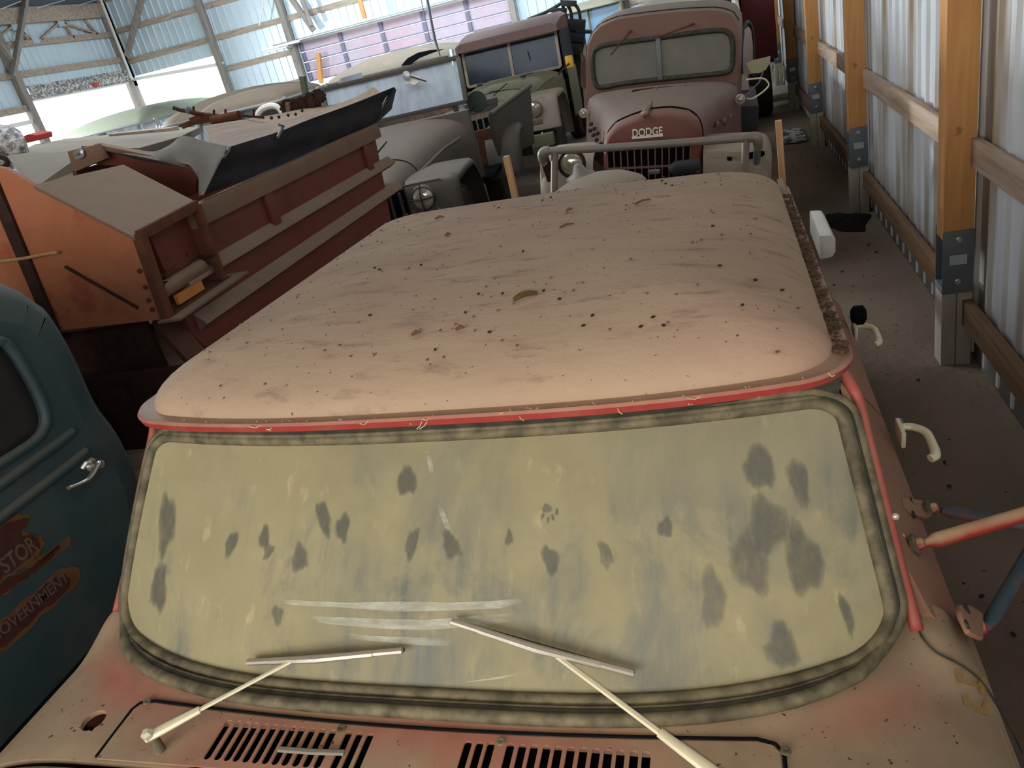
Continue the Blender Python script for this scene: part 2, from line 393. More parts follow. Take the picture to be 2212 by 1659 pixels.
# wide timber header and open truss over the left wall
MB().bb(XL-.02, XL+.12, 15.6, 20.9, 4.86, 5.22).build('header_beam', M['grey_wood_x'], None, bevel=.006, label='thick weathered timber beam over the left wall', cat='beam')
MB().bb(XL-.05, XL+.1, 20.9, 21.05, 3, 6).build('trim_1', M['grey_wood_z'], kind='structure')
MB().bb(XL-.04, XL-.01, 14, 21, 5.22, 6.3).build('trim_2', M['dark_metal'], kind='structure')
tr = thing('roof_truss', 'weathered wooden roof truss with zigzag webs under the thick beam', 'truss', Matrix.Translation((XL+.02, 17.0, 4.42)))
MB().bb(-.04, .04, -1, 4, -.07, .07).build('bottom_chord', M['grey_wood_x'], tr, bevel=.004)
for a, b, c, d in ((-.4, .05, .55, .42), (.95, .05, .55, .42), (1.2, .05, 2.1, .42), (2.1, .42, 3.3, .05), (2.25, .4, 2.35, .0), (3.3, .05, 3.05, .42), (.8, .05, .7, .35)):
    MB().beam((0, a, b), (0, c, d), .05, .08, (1, 0, 0)).build('web', M['grey_wood_x'], tr, bevel=.003)
for y in (.55, 2.1, 1.0): MB().bb(.042, .05, y-.12, y+.12, .3 if y != 1.0 else -.03, .44 if y != 1.0 else .1).build('gusset_plate', M['galv'], tr)
pole('brace', at(28, 165, 0, XL+.3), at(58, -15, 0, XL+.3), .15, 'grey_wood_z', 'grey wooden knee brace at the far left top corner')
pole('brace', at(24, 128, 0, XL+.55), at(-12, 80, 0, XL+.55), .12, 'grey_wood_z', 'short grey brace entering at the left photo edge')
for q, (a, b) in enumerate((((0, 20), (45, 2)), ((80, 17), (140, 0)), ((165, 13), (212, -2)))):
    MB().tube([at(*a, 0, XL-.6+1.2), at(*b, 0, XL-.6+1.2)], .014, 6).build('tie_rod', M['galv'], label=('leftmost', 'middle', 'rightmost')[q]+' of three thin bright rods under the roof at top left', cat='rod', group='thin rods at top left')
# roof
cl = tag(bpy.data.objects.new('ceiling', None), kind='structure'); COL.objects.link(cl)
for x0, z0, x1, z1 in ((1.4, 5.7, -7.5, 7.7), (-7.5, 7.7, -16.6, 6.2)):
    MB().sheet([[(x0, -7, z0), (x1, -7, z1)], [(x0, 21.3, z0), (x1, 21.3, z1)]], .03, (0, 0, 1)).build('roof_sheet', M['dark_metal'], cl)
for k in range(9):
    MB().beam((1.3, -6+3.2*k, 5.6), (-7.5, -6+3.2*k, 7.6), .05, .14).build('rafter', M['grey_wood_x'], cl); MB().beam((-16.5, -6+3.2*k, 6.1), (-7.5, -6+3.2*k, 7.6), .05, .14).build('rafter', M['grey_wood_x'], cl)
wf = MB(); wf.bb(-16.5, 1.4, -7.1, -7, 0, 7.7); wf.build('wall_front', M['siding_back'], kind='structure')

# overhead door, half raised, with its tracks
od = thing('overhead_door', 'half-raised sectional overhead door with reddish panels in the back wall', 'door', Matrix.Translation((0, YB+.10, 0)))
M['door_panel'] = dusty('red_white_panel', srgb(196, 186, 196), srgb(186, 150, 158), up_amt=0, off=.45, noise_amt=.9, scale=.7, bump=0)
M['door_frame'] = plain('door_stile', srgb(112, 108, 126), .6)
zs = [2.02, 2.27, 2.53, 2.79, 3.05]
for i in range(4):
    s = MB().bb(-10.85, -4.8, .0, .03, zs[i]+.012, zs[i+1]-.012).build('door_section', M['door_panel'], od)
    r = MB().bb(-10.85, -4.8, -.045, -.002, zs[i]-.0, zs[i]+.03).build('rail', M['door_frame'], od)
    for k in range(6): MB().bb(-10.82+k*1.2, -10.72+k*1.2, -.05, -.002, zs[i]+.04, zs[i+1]-.012).build('stile', M['door_frame'], od)
for x in (-10.98, -4.68):
    pts = [(x, -.12, 0), (x, -.12, 2.6), (x, -.2, 2.85), (x, -.42, 2.98), (x, -.7, 3.02), (x, -.9, 3.02)]
    MB().tube(spline(pts, 4), .03, 6).build('track', M['galv'], od)
MB().tube([(-11.4, -.35, 3.09), (-4.4, -.35, 3.09)], .035, 10).build('torsion_bar', M['galv'], od)
MB().bb(-11.3, -4.5, -.22, -.12, 3.03, 3.12).build('door_header', M['white'], od)
MB().beam(at(688, 115, 1, YB-.1)-V(0, YB+.10, 0), at(694, 180, 1, YB-.1)-V(0, YB+.10, 0), .10, .12, (0, 1, 0)).build('orange_jamb', M['post'], od)
fx = thing('light_fixture', 'white tube light hanging left of the overhead door track', 'light fixture', Matrix.Translation(at(607, 101, 1, 19.9)))
MB().bb(-.04, .04, .04, 1.02, .01, .05).build('wall_bracket', M['galv'], fx)
MB().bb(-.55, .55, -.05, .05, .0, .05).build('housing', M['white'], fx, bevel=.01); MB().tube([(-.55, 0, -.03), (.15, 0, -.03)], .022, 8).build('tube', M['white'], fx)
MB().tube([at(921, -10, 1, 15), at(930, 40, 1, 15), at(939, 86, 1, 15), at(951, 122, 1, 15)], [.03, .03, .034, .012], 8).build('hanging_pipe', M['steel_grey'], label='thin grey pipe hanging down in front of the overhead door', cat='pipe')
MB().tube([at(908, -10, 1, 15.2), at(916, 30, 1, 15.2), at(928, 84, 1, 15.2), at(936, 88, 1, 15.2)], .009, 6).build('pull_rope', M['steel_grey'], label='thin looped rope beside the hanging grey pipe', cat='rope')
# floor patches
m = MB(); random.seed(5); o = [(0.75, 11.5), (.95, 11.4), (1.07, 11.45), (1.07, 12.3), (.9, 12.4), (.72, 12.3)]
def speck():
    t = NT('painted_light_patch'); n = t.noise(9, 5, .7); t.col(t.mix(t.ramp(n, .44, .56), srgb(70, 66, 62), srgb(216, 216, 214))); t.rough(.8); return t.m
m.prism([(x, y, .0) for x, y in o], (0, 0, .02)).build('floor_light_patch', speck(), label='pale speckled light patch painted on the floor by the third wall post', cat='sheet')  # pool of light on the floor, put into a thin pale slab
m = MB(); vs = []
for k in range(26):
    a = 2*pi*k/26; vs.append((1.0+.2*cos(a)*(1+.3*sin(3*a)), 7.5+.36*sin(a)*(1+.25*cos(2*a+1)), -.004+.014*random.random()))
m.ring([(p[0]-1.0, p[1]-7.5) for p in vs], lambda a, b, t: (1.0+a, 7.5+b, .035-.05*t*t+.012*random.random()), [.25, .5, .75, 1.0]).build('black_dirt_pile', plain('black_dirt', srgb(48, 42, 38), .95, 0, .3, 20, .1, .6), label='low black heap of dirt on the aisle floor by the second post', cat='dirt heap')
m = MB()
for k in range(110):
    x = random.uniform(.45, 1.1); y = random.uniform(2.2, 11); r = random.choice((.003, .004, .005, .009)); m.box((x, y, r*.3), (r*2, r*1.4, r*.8), Matrix.Rotation(random.uniform(0, 3), 3, 'Z'))
m.build('floor_litter', plain('litter', srgb(62, 52, 44), .95), label='scattered small dark crumbs on the aisle floor', cat='litter', kind='stuff')

# ================================================================== foreground truck
TF = frame(-.680, 0, 0, -.29, -1.79)
def T(u, v, ax, val): return at(u, v, ax, val, TF)
RED = srgb(160, 76, 68)
M['truck_red'] = dusty('dusty_red_paint', RED, srgb(152, 128, 104), up_amt=.5, off=.12, noise_amt=.6, scale=2.6, rough=.7, specks=True)
M['truck_side'] = dusty('dusty_red_side', srgb(150, 74, 66), srgb(158, 130, 104), up_amt=.35, off=.52, noise_amt=.35, scale=2.6, rough=.75)
M['truck_bright'] = dusty('bare_red_paint', srgb(164, 62, 58), srgb(160, 130, 108), up_amt=.95, off=.02, noise_amt=.45, scale=9, rough=.5)
M['pillar_red'] = dusty('pillar_paint', srgb(160, 66, 60), srgb(164, 116, 96), up_amt=.3, off=.15, noise_amt=.5, scale=12, rough=.55)
def cowl_mat():
    t = NT('cowl_paint'); w_ = t.n.new('ShaderNodeAttribute'); w_.attribute_name = 'worn'
    n = t.noise(2.4, 6, .6); n3 = t.noise(9, 6, .65)
    red = t.mix(t.noise(16, 5), srgb(128, 58, 54), srgb(176, 88, 78)); dust = t.mix(n3, srgb(122, 104, 86), srgb(168, 144, 116))
    f = t.math('ADD', .97, t.math('MULTIPLY', t.math('SUBTRACT', n, .5), 1.1)); f = t.math('SUBTRACT', f, t.math('MULTIPLY', w_.outputs['Fac'], .62), True)
    c = t.mix(f, red, dust); c = t.mix(t.ramp(t.noise(85, 2), .70, .74), c, srgb(72, 56, 44)); t.col(c); t.rough(.85); t.b.inputs['Specular IOR Level'].default_value = .2
    t.bump(t.math('ADD', t.noise(60, 5), n3), .08, .004); return t.m
M['cowl_paint'] = cowl_mat()
def worn(o):
    me = o.data; a = me.attributes.new('worn', 'FLOAT', 'POINT')
    for i, v_ in enumerate(me.vertices):
        x, y = v_.co.x, v_.co.y; d = ybot(max(-.85, min(.85, x)))-.06-y; k = math.exp(-((d-.03)/.05)**2)*(.6+.4*sin(x*7+1))
        if abs(x) > .8: k *= max(0, 1-(abs(x)-.8)/.15)
        a.data[i].value = max(k, .55 if (-.47 < x < -.1 or .04 < x < .4) and .72 < y < .885 else 0)
def roof_mat():
    t = NT('thick_roof_dust'); n = t.noise(2.2, 7, .6, stretch=(1, 2.6, 1)); k = t.noise(7, 6, .65, stretch=(1, 3, 1)); s = t.noise(.9, 4, .5)
    c = t.mix(n, srgb(150, 126, 106), srgb(184, 160, 136)); c = t.mix(t.ramp(k, .55, .72), c, srgb(134, 110, 94)); c = t.mix(t.math('MULTIPLY', t.ramp(s, .58, .72), .32), c, srgb(164, 112, 108))
    c = t.mix(t.ramp(t.noise(70, 2), .71, .75), c, srgb(92, 72, 54)); c = t.mix(t.math('MULTIPLY', t.ramp(t.noise(3.4, 5, .6), .62, .74), .5), c, srgb(150, 124, 112))
    t.col(c); t.rough(.92); t.b.inputs['Specular IOR Level'].default_value = .12
    t.bump(t.math('ADD', t.math('MULTIPLY', k, 1.2), t.math('MULTIPLY', t.noise(90, 4), .35)), .28, .008); return t.m
M['roof_dust'] = roof_mat()
def gasket_mat(name, c, d):
    t = NT(name); n = t.noise(26, 5); t.col(t.mix(t.ramp(n, .35, .7), c, d)); t.rough(.7); return t.m
M['gasket'] = gasket_mat('dusty_rubber', srgb(70, 64, 46), srgb(120, 108, 82))
M['gasket_dark'] = gasket_mat('rubber_groove', srgb(34, 33, 26), srgb(62, 58, 44))
def glass_mat():
    t = NT('dusty_glass'); uv = t.tc.outputs['UV']
    a = t.noise(5, 6, .62, vec=uv, stretch=(1, .38, 1), dist=.6); b = t.noise(14, 5, .6, vec=uv, stretch=(1, .22, 1)); c3 = t.noise(1.6, 3, .5, vec=uv)
    sp = t.n.new('ShaderNodeSeparateXYZ'); t.lk(uv, sp.inputs[0])
    clean = t.math('ADD', t.math('MULTIPLY', t.ramp(a, .52, .66), .62), t.math('MULTIPLY', t.ramp(b, .56, .7), .25))
    band = t.ramp(sp.outputs[1], .50, .80, (1,1,1,1), (.25,.25,.25,1))
    drip = t.math('MULTIPLY', t.ramp(t.noise(26, 4, .6, vec=uv, stretch=(1, .07, 1)), .5, .68), t.ramp(a, .40, .60)); clean = t.math('ADD', clean, t.math('MULTIPLY', drip, .45))
    clean = t.math('MULTIPLY', clean, band)
    right = t.ramp(t.math('ADD', sp.outputs[0], t.math('MULTIPLY', c3, .25)), .82, .96); clean = t.math('MULTIPLY', t.math('ADD', clean, t.math('MULTIPLY', t.math('MULTIPLY', right, t.ramp(a, .36, .54)), .42)), .82, True)
    d = t.mix(t.noise(3, 6, .6, vec=uv), srgb(132, 123, 95), srgb(164, 153, 120)); d = t.mix(t.ramp(t.noise(22, 5, .6, vec=uv, stretch=(1, .25, 1)), .6, .75), d, srgb(176, 160, 124))
    d = t.mix(t.ramp(t.noise(130, 2, .5, vec=uv), .73, .77), d, srgb(70, 60, 44))
    col = t.mix(clean, d, srgb(104, 106, 98)); t.col(col); t.rough(t.mix(clean, (.9,.9,.9,1), (.42,.42,.42,1))); t.b.inputs['Specular IOR Level'].default_value = .2
    t.b.inputs['Coat Weight'].default_value = .0; t.b.inputs['Coat Roughness'].default_value = .12
    t.bump(a, .1, .004); return t.m
M['ws_glass'] = glass_mat()
M['chrome_dust'] = dusty('dusty_chrome', srgb(206, 196, 172), srgb(190, 172, 142), up_amt=.3, off=.2, noise_amt=.5, scale=18, rough=.35, spec=.6, bump=0)
M['cream_metal'] = plain('cream_metal', srgb(226, 216, 184), .4, .15, .06, 20)
M['pitted'] = plain('pitted_chrome', srgb(196, 186, 172), .32, .6, .12, 30)
truck = thing('crew_cab_truck', 'large dust-covered red truck in front, seen over its windshield and roof', 'truck', TF)

# roof panel
def yfront(x): return 1.283+.085*(min(1, abs(x)/.80))**3
YR = 3.02
def roof_xy(a, b, e=0):            # a,b in the unit rounded rectangle -> plan
    x = a*(.784+e); v = (b/1.16+1)/2
    y = (yfront(a*.8)-e)*(1-v)+(YR+e-.10*a*a)*v
    return x, y
ro = dense(rrect(1, 1.16, .13, 8), .07)
def roof_pt(a, b, t):
    x, y = roof_xy(a, b); h = .108*max(0, 1-t**5.5)**.5; cr = .035*(1-t*t)
    lo = 0 if b < .9*t else 0
    return Vector((x, y, 1.632+h+cr-.022*(y-1.3)+.004*sin(x*9)*sin(y*7)*(1-t)))
mb = MB(); mb.ring(ro, roof_pt, [.12, .24, .36, .48, .58, .66, .73, .79, .84, .88, .915, .945, .968, .985, .995, 1]); mb.build('roof_panel', M['roof_dust'], truck, ang=75, label='tan dust-coated roof panel')
# drip rail: flange around the roof
def rail_pt(a, b, e, z): x, y = roof_xy(a, b, e); return Vector((x, y, z-.022*(y-1.3)))
mb = MB(); secs = []
for a, b in ro: secs.append([rail_pt(a, b, -.012, 1.640), rail_pt(a, b, .014, 1.635), rail_pt(a, b, .026, 1.640), rail_pt(a, b, .030, 1.634), rail_pt(a, b, .027, 1.620), rail_pt(a, b, .014, 1.612), rail_pt(a, b, -.012, 1.608)])
secs.append(secs[0]); mb.loft(secs, cap=False); drip = mb.build('drip_rail', M['truck_bright'], truck, label='red drip rail under the roof edge')
# dirt lying in the right gutter
mb = MB(); random.seed(11)
for k in range(420):
    y = random.uniform(1.40, 2.75); s = random.choice((.0015, .002, .003, .004, .007)); mb.box((.795+random.uniform(-.012, .012), y, 1.642-.022*(y-1.3)), (s*1.6, s*2, s*.8), Matrix.Rotation(random.uniform(0, 3), 3, 'Z'))
mb.build('gutter_debris', plain('gutter_dirt', srgb(96, 72, 50), .95, 0, .4, 40), truck, kind='stuff')

# windshield
def ybot(x): return .955+.165*(min(1.05, abs(x)/.85))**3.6
def ytop(x): return 1.312+.068*(min(1.05, abs(x)/.80))**2.6
def ws(a, b, e=0, out=0):          # a in -1..1, b in -1..1 (bottom..top)
    v = (b+1)/2; wd = .842*(1-v)+.780*v; x = a*wd
    y = ybot(a*.85)*(1-v)+ytop(a*.8)*v - .022*sin(pi*v)*(1-.5*a*a)
    z = 1.212*(1-v)+1.560*v
    return Vector((x, y-out, z+out*.45))
def ell_outline():
    pts = []
    for sx, sy, a0, rx, ry in ((1, 1, 0, .07, .2), (-1, 1, pi/2, .07, .2), (-1, -1, pi, .10, .30), (1, -1, 3*pi/2, .10, .30)):
        for k in range(9):
            a = a0+pi/2*k/8; pts.append((sx*(1-rx)+rx*cos(a), sy*(1-ry)+ry*sin(a)))
    return dense(pts, .06)
wo = ell_outline()
def ws_uv(o):
    me = o.data; uv = me.uv_layers.new(name='UVMap')
    for lp in me.loops:
        p = me.vertices[lp.vertex_index].co; uv.data[lp.index].uv = ((p.x+.86)/1.72*2.2, (p.z-1.212)/.348)
# unequal corner rounding: corners round about 0.13 m in width, more at the bottom
def corner(a, b):
    return (a, b)
mb = MB(); mb.ring(wo, lambda a, b, t: ws(a, b), [.15, .3, .45, .6, .72, .82, .9, .96, 1]); gl = mb.build('windshield_glass', M['ws_glass'], truck, ang=80, label='dust-caked windshield glass with paw prints'); ws_uv(gl)
def ws_loop(e, out):
    """the glass edge pushed outwards by e metres: sideways, forward over the cowl, up under the rim"""
    res = []; n = len(wo); offs = []
    for i, (a, b) in enumerate(wo):
        p, q = wo[i-1], wo[(i+1)%n]; t = Vector((q[0]-p[0], q[1]-p[1])); nn = Vector((t.y*.855, -t.x*.22)); nn.normalize()
        if nn.x*a*.855+nn.y*b*.22 < 0: nn = -nn
        d = Vector((nn.x*.42, .3*abs(nn.x), 0))+(Vector((0, -.97, .10)) if nn.y < 0 else Vector((0, .10, .55)))*abs(nn.y)
        offs.append(d)
    for _ in range(3): offs = [(offs[i-1]+offs[i]*2+offs[(i+1)%n])/4 for i in range(n)]
    return [ws(a, b)+offs[i]*e+Vector((0, -out, out*.6)) for i, (a, b) in enumerate(wo)]
for nm, e, out, r, mt in (('gasket_inner_bead', .006, .001, .0125, 'gasket'), ('gasket_trim', .026, .003, .006, 'gasket'), ('gasket_groove', .038, -.003, .009, 'gasket_dark'), ('gasket_outer_bead', .056, -.004, .0125, 'gasket')):
    MB().tube(ws_loop(e, out), r, 8, closed=True).build(nm, M[mt], truck, ang=80)
mb = MB(); A = ws_loop(-.004, -.004); B = ws_loop(.066, -.008); n = len(A)
mb.add(A+B, [(k, (k+1)%n, (k+1)%n+n, k+n) for k in range(n)]).build('gasket_web', M['gasket_dark'], truck, ang=80)

# clear-wiped streaks, paw prints and trails on the glass: thin patches lying on it
def on_glass(u, v):
    """photo pixel -> parameters on the glass surface"""
    a, b = (u-1110)/850, 0
    best = None; lo = at(u, v, 2, 1.212, TF); p0 = at(u, v, 2, 1.56, TF)
    for k in range(101):
        z = 1.21+.35*k/100; p = at(u, v, 2, z, TF); vv = (z-1.212)/.348; wd = .842*(1-vv)+.780*vv; aa = p.x/wd
        e = abs(ws(aa, vv*2-1).y-p.y)
        if best is None or e < best[0]: best = (e, aa, vv*2-1)
    return best[1], best[2]
def smear_mat(name, c, r, alpha, sc=60, st=(1, .3, 1)):
    t = NT(name); n = t.noise(sc, 5, .65, stretch=st); t.col(c); t.rough(r); t.b.inputs['Alpha'].default_value = alpha
    at_ = t.n.new('ShaderNodeAttribute'); at_.attribute_name = 'spread'
    f = t.ramp(t.math('ADD', n, t.math('SUBTRACT', t.math('MULTIPLY', at_.outputs['Fac'], .75), .58)), .28, .74)
    t.lk(t.math('MULTIPLY', f, alpha), t.b.inputs['Alpha']); return t.m
def spread(o, vals):
    a = o.data.attributes.new('spread', 'FLOAT', 'POINT')
    for i, x in enumerate(vals): a.data[i].value = x
    return o
M['streak'] = smear_mat('wiped_streak', srgb(214, 214, 200), .35, .5, 40, (.5, 1, 2.2))
M['print'] = smear_mat('paw_smudge', srgb(98, 98, 90), .4, .62, 40, (1, .5, .22))
def patch(name, pts, mat, lift=.0018, par=None):
    q = [on_glass(u, v) for u, v in pts]; n = len(q); ca = sum(a for a, b in q)/n; cb = sum(b for a, b in q)/n
    mb = MB(); mb.ring([(a-ca, b-cb) for a, b in q], lambda a, b, t: ws(ca+a, cb+b, 0, lift), [.35, .6, .8, 1.0, 1.15]); return spread(mb.build(name, M[mat], gl, ang=80), [1]+[x for x in (1, 1, .75, .4, 0) for _ in range(n)])
def ribbon(name, top, bot, mat):
    A = [ws(*on_glass(u, v), 0, .0016) for u, v in top]; B = [ws(*on_glass(u, v), 0, .0016) for u, v in bot]
    n = len(A); spread(MB().sheet([A, B]).build(name, M[mat], gl, ang=80), [.3]+[.9]*(n-2)+[.3]+[.3]+[.9]*(n-2)+[.3])
ribbon('wiped_streak', [(556,1290),(640,1296),(740,1300),(860,1300),(980,1298),(1080,1294),(1130,1290)], [(560,1292),(640,1304),(740,1313),(860,1318),(980,1318),(1080,1312),(1130,1304)], 'streak')
ribbon('wiped_streak', [(640,1325),(720,1330),(820,1334),(920,1336),(1030,1330),(1150,1318)], [(660,1340),(720,1350),(820,1357),(920,1358),(1030,1352),(1160,1338)], 'streak')
ribbon('wiped_streak', [(720,1366),(800,1370),(900,1374),(1010,1376)], [(720,1374),(800,1386),(900,1392),(1020,1394)], 'streak')
ribbon('wiped_streak', [(900,1480),(1000,1472),(1080,1462),(1150,1447)], [(900,1482),(1000,1475),(1080,1466),(1150,1451)], 'streak')
ribbon('wiped_streak', [(1080,1497),(1120,1489),(1158,1480)], [(1080,1498),(1120,1492),(1158,1484)], 'streak')
ribbon('wiped_streak', [(1160,1440),(1175,1442)], [(1158,1466),(1172,1468)], 'streak')
ribbon('dry_trail', [(916,960),(924,1000),(934,1036)], [(928,960),(934,1000),(945,1034)], 'streak')
ribbon('dry_trail', [(938,1076),(955,1120),(978,1180)], [(950,1074),(968,1118),(990,1178)], 'streak')
for cx, cy, rx, ry, tilt in ((648,1205,20,36,.1), (500,1175,14,34,.3), (572,1160,14,28,.1), (580,1190,12,22,.2), (700,1120,18,45,-.2), (1100,1162,10,22,0), (1308,1200,19,36,-.2), (1182,1098,13,12,0), (1172,1115,4,10,.2), (1184,1122,4,9,0), (1194,1117,4,9,-.2), (1203,1106,4,9,0), (1190,1210,22,34,-.2), (1438,1140,18,26,0), (890,1175,15,40,.2), (975,1180,22,34,-.2), (740,1140,16,36,.1), (880,1040,26,34,0), (1640,1010,38,60,-.1), (1725,1040,26,64,-.2), (1660,1130,50,70,-.1), (1620,1215,46,80,-.2), (1735,1210,44,90,-.15), (1830,1330,14,50,-.3), (1690,1400,40,60,-.1), (600,1330,14,28,0), (360,1130,22,80,.05), (345,1270,20,60,.05), (1540,1290,30,80,-.1)):
    pts = []
    for k in range(14):
        a = 2*pi*k/14; q = 1+.16*sin(3*a+cx)+.1*sin(5*a+cy); x = rx*q*cos(a); y = ry*q*sin(a); pts.append((cx+x+y*tilt*-1, cy+y))
    patch('paw_print' if rx < 20 and cx < 1500 else 'rubbed_patch', pts, 'print')

# A pillars, header
for s in (-1, 1):
    pts = spline([Vector((s*.786, 1.415, 1.612))]+[ws(s, b)+Vector((s*.036, .040, .0)) for b in (.95, .6, .2, -.2, -.6)]+[ws(s, -.95)+Vector((s*.040, .02, -.01))], 4)
    MB().tube(pts, .0115, 12).build('windshield_pillar', M['pillar_red'], truck, ang=180, label='red pillar beside the windshield')
mb = MB(); mb.sheet([[ws(a/12, .96, 0, -.012) for a in range(-12, 13)], [Vector((a/12*.79, yfront(a/12*.8)+.02, 1.612)) for a in range(-12, 13)]]).build('windshield_header', M['gasket_dark'], truck)

# cowl
def cowl_z(x, y):
    z = 1.186+.012*(1-(x/.9)**2)
    ax = abs(x)
    if ax > .70: z -= .42*(ax-.70)**2*1.9+ (0 if ax < .9 else 2.2*(ax-.9)**2)
    xx = max(-.99, min(.99, x/.86)); d = ybot(xx*.85)-.03-y     # distance in front of the gasket
    z += .010*math.exp(-max(d-.02, 0)/.03)*(1 if ax < .86 else max(0, 1-(ax-.86)/.05))
    if y > 1.04 and ax > .80: k = min(1, (y-1.04)/.14); z += .045*k*k*(3-2*k)*math.exp(-((ax-.925)/.06)**2)
    if y < .80: z -= .5*(.80-y)**2*6
    return z
YH = .768
mb = MB(); rows = []
for j in range(29):
    rows.append([(x, YH+(1.24-YH)*j/28, cowl_z(x, YH+(1.24-YH)*j/28)) for x in [-1.0+2.0*i/72 for i in range(73)]])
mb.sheet(rows, .012, (0, 0, -1)); cowl = mb.build('cowl', M['cowl_paint'], truck, ang=60)
# antenna hole with its screw holes, and the opening under the vent panel
hc = T(202, 1556, 2, 1.19)
cu = MB(); cu.lathe([(.026, -.1), (.026, .1)], hc, (0, 0, 1), 20)
for u, v in ((223,1523),(154,1569),(161,1576),(221,1565),(199,1576)):
    q = T(u, v, 2, 1.19); cu.lathe([(.0045, -.1), (.0045, .1)], q, (0, 0, 1), 8)
SX = [T(u, v, 2, 1.20).x for u, v in ((498, 1556), (803, 1588), (1014, 1604), (1397, 1624))]
cu.bb(SX[0]-.03, SX[1]+.015, .72, .868, 1.1, 1.3); cu.bb(SX[2]-.015, SX[3]+.03, .72, .868, 1.1, 1.3)
bpy.context.view_layer.update(); cut(cowl, cu); worn(cowl)
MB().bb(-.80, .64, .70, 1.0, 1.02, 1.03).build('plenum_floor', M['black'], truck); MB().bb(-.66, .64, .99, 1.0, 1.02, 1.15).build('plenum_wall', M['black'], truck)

# vent panel with real slots
def vent_y0(x): return .745
tops = []
LX = [498,519,539,557,577,597,617,637,657,679,701,723, 757,780,803]; LYs = [1556+ (u-498)*.104 for u in LX]
RX = [1014,1039,1063, 1105,1131,1156,1183,1208,1235,1262,1289,1315,1342,1371,1397]; RYs = [1604+(u-1014)*.052 for u in RX]
slots = [T(u, v, 2, 1.20) for u, v in list(zip(LX, LYs))+list(zip(RX, RYs))]
bmv = bmesh.new()
def loope(pts):
    vs = [bmv.verts.new((x, y, 0)) for x, y in pts]; return [bmv.edges.new((vs[i], vs[(i+1)%len(vs)])) for i in range(len(vs))]
edges = []
out = [(-.615, .772)]+[(-.60+.004*k, .88+.004*k) for k in (0,)]
top_edge = [(x, .905-.030*(1-(x/.62)**2)) for x in [-.595+1.19*k/24 for k in range(25)]]
outl = [(-.632, .772), (-.632, .885)]+[(-.625, .897)]+top_edge+[(.618, .899), (.630, .885), (.630, .772)]
outl = dense(outl, .05); edges += loope(outl)
for p in slots:
    r = .0072; y1 = p.y-r; y0 = max(.785, p.y-.118); pts = [(p.x+r*cos(a), y1+r*sin(a)) for a in [pi*k/6 for k in range(7)]]+[(p.x+r*cos(a), y0+r+r*sin(a)) for a in [pi+pi*k/6 for k in range(7)]]
    edges += loope(pts)
bmesh.ops.triangle_fill(bmv, use_beauty=True, edges=edges)
ext = bmesh.ops.extrude_face_region(bmv, geom=list(bmv.faces)); dn = [e for e in ext['geom'] if isinstance(e, bmesh.types.BMVert)]
for q in dn: q.co.z = -.004
for q in bmv.verts: q.co.z += cowl_z(q.co.x, min(q.co.y, .86))+.0045
bmesh.ops.recalc_face_normals(bmv, faces=bmv.faces)
me = bpy.data.meshes.new('vent_panel'); bmv.to_mesh(me); bmv.free(); me.materials.append(M['cowl_paint'])
vp = bpy.data.objects.new('vent_panel', me); COL.objects.link(vp); vp.parent = truck; worn(vp); vp['label'] = 'slotted air vent panel below the windshield'
seam = [(x, y, cowl_z(x, y)+.0022) for x, y in [(-.637, .775), (-.637, .884), (-.629, .901)]+[(x, y+.0055) for x, y in top_edge]+[(.624, .902), (.636, .886), (.636, .775)]]
MB().tube(seam, .0034, 6).build('panel_seam', M['black'], truck)
for u, v in ((318,1515),(1083,1606),(1697,1620),(740,1578)):
    q = T(u, v, 2, 1.20); z = cowl_z(q.x, q.y)+.0045; MB().lathe([(.009, 0), (.008, .003), (.004, .003), (.003, .001), (.0005, .001)], (q.x, q.y, z), (0, 0, 1), 12).build('screw', M['gasket'], vp)

# hood (only its rear edge is in the picture)
def hood_z(x, y): return 1.188+.012*(1-(x/.9)**2)-.42*max(0, abs(x)-.70)**2*1.9-(0 if abs(x) < .9 else 2.2*(abs(x)-.9)**2)-.06*max(0, .7-y)-(.012*math.exp(-(.756-y)/.006) if y < .757 else 0)
mb = MB(); mb.sheet([[(x, y, hood_z(x, y)) for x in [-1.0+2.0*i/40 for i in range(41)]] for y in (-.75, -.4, 0, .3, .5, .62, .7, .73, .745, .752, .756)], .02, (0, 0, -1)).build('hood', M['cowl_paint'], truck, ang=60)
MB().bb(-.96, .96, -.78, -.72, .5, 1.12).build('grille_panel', M['truck_side'], truck)

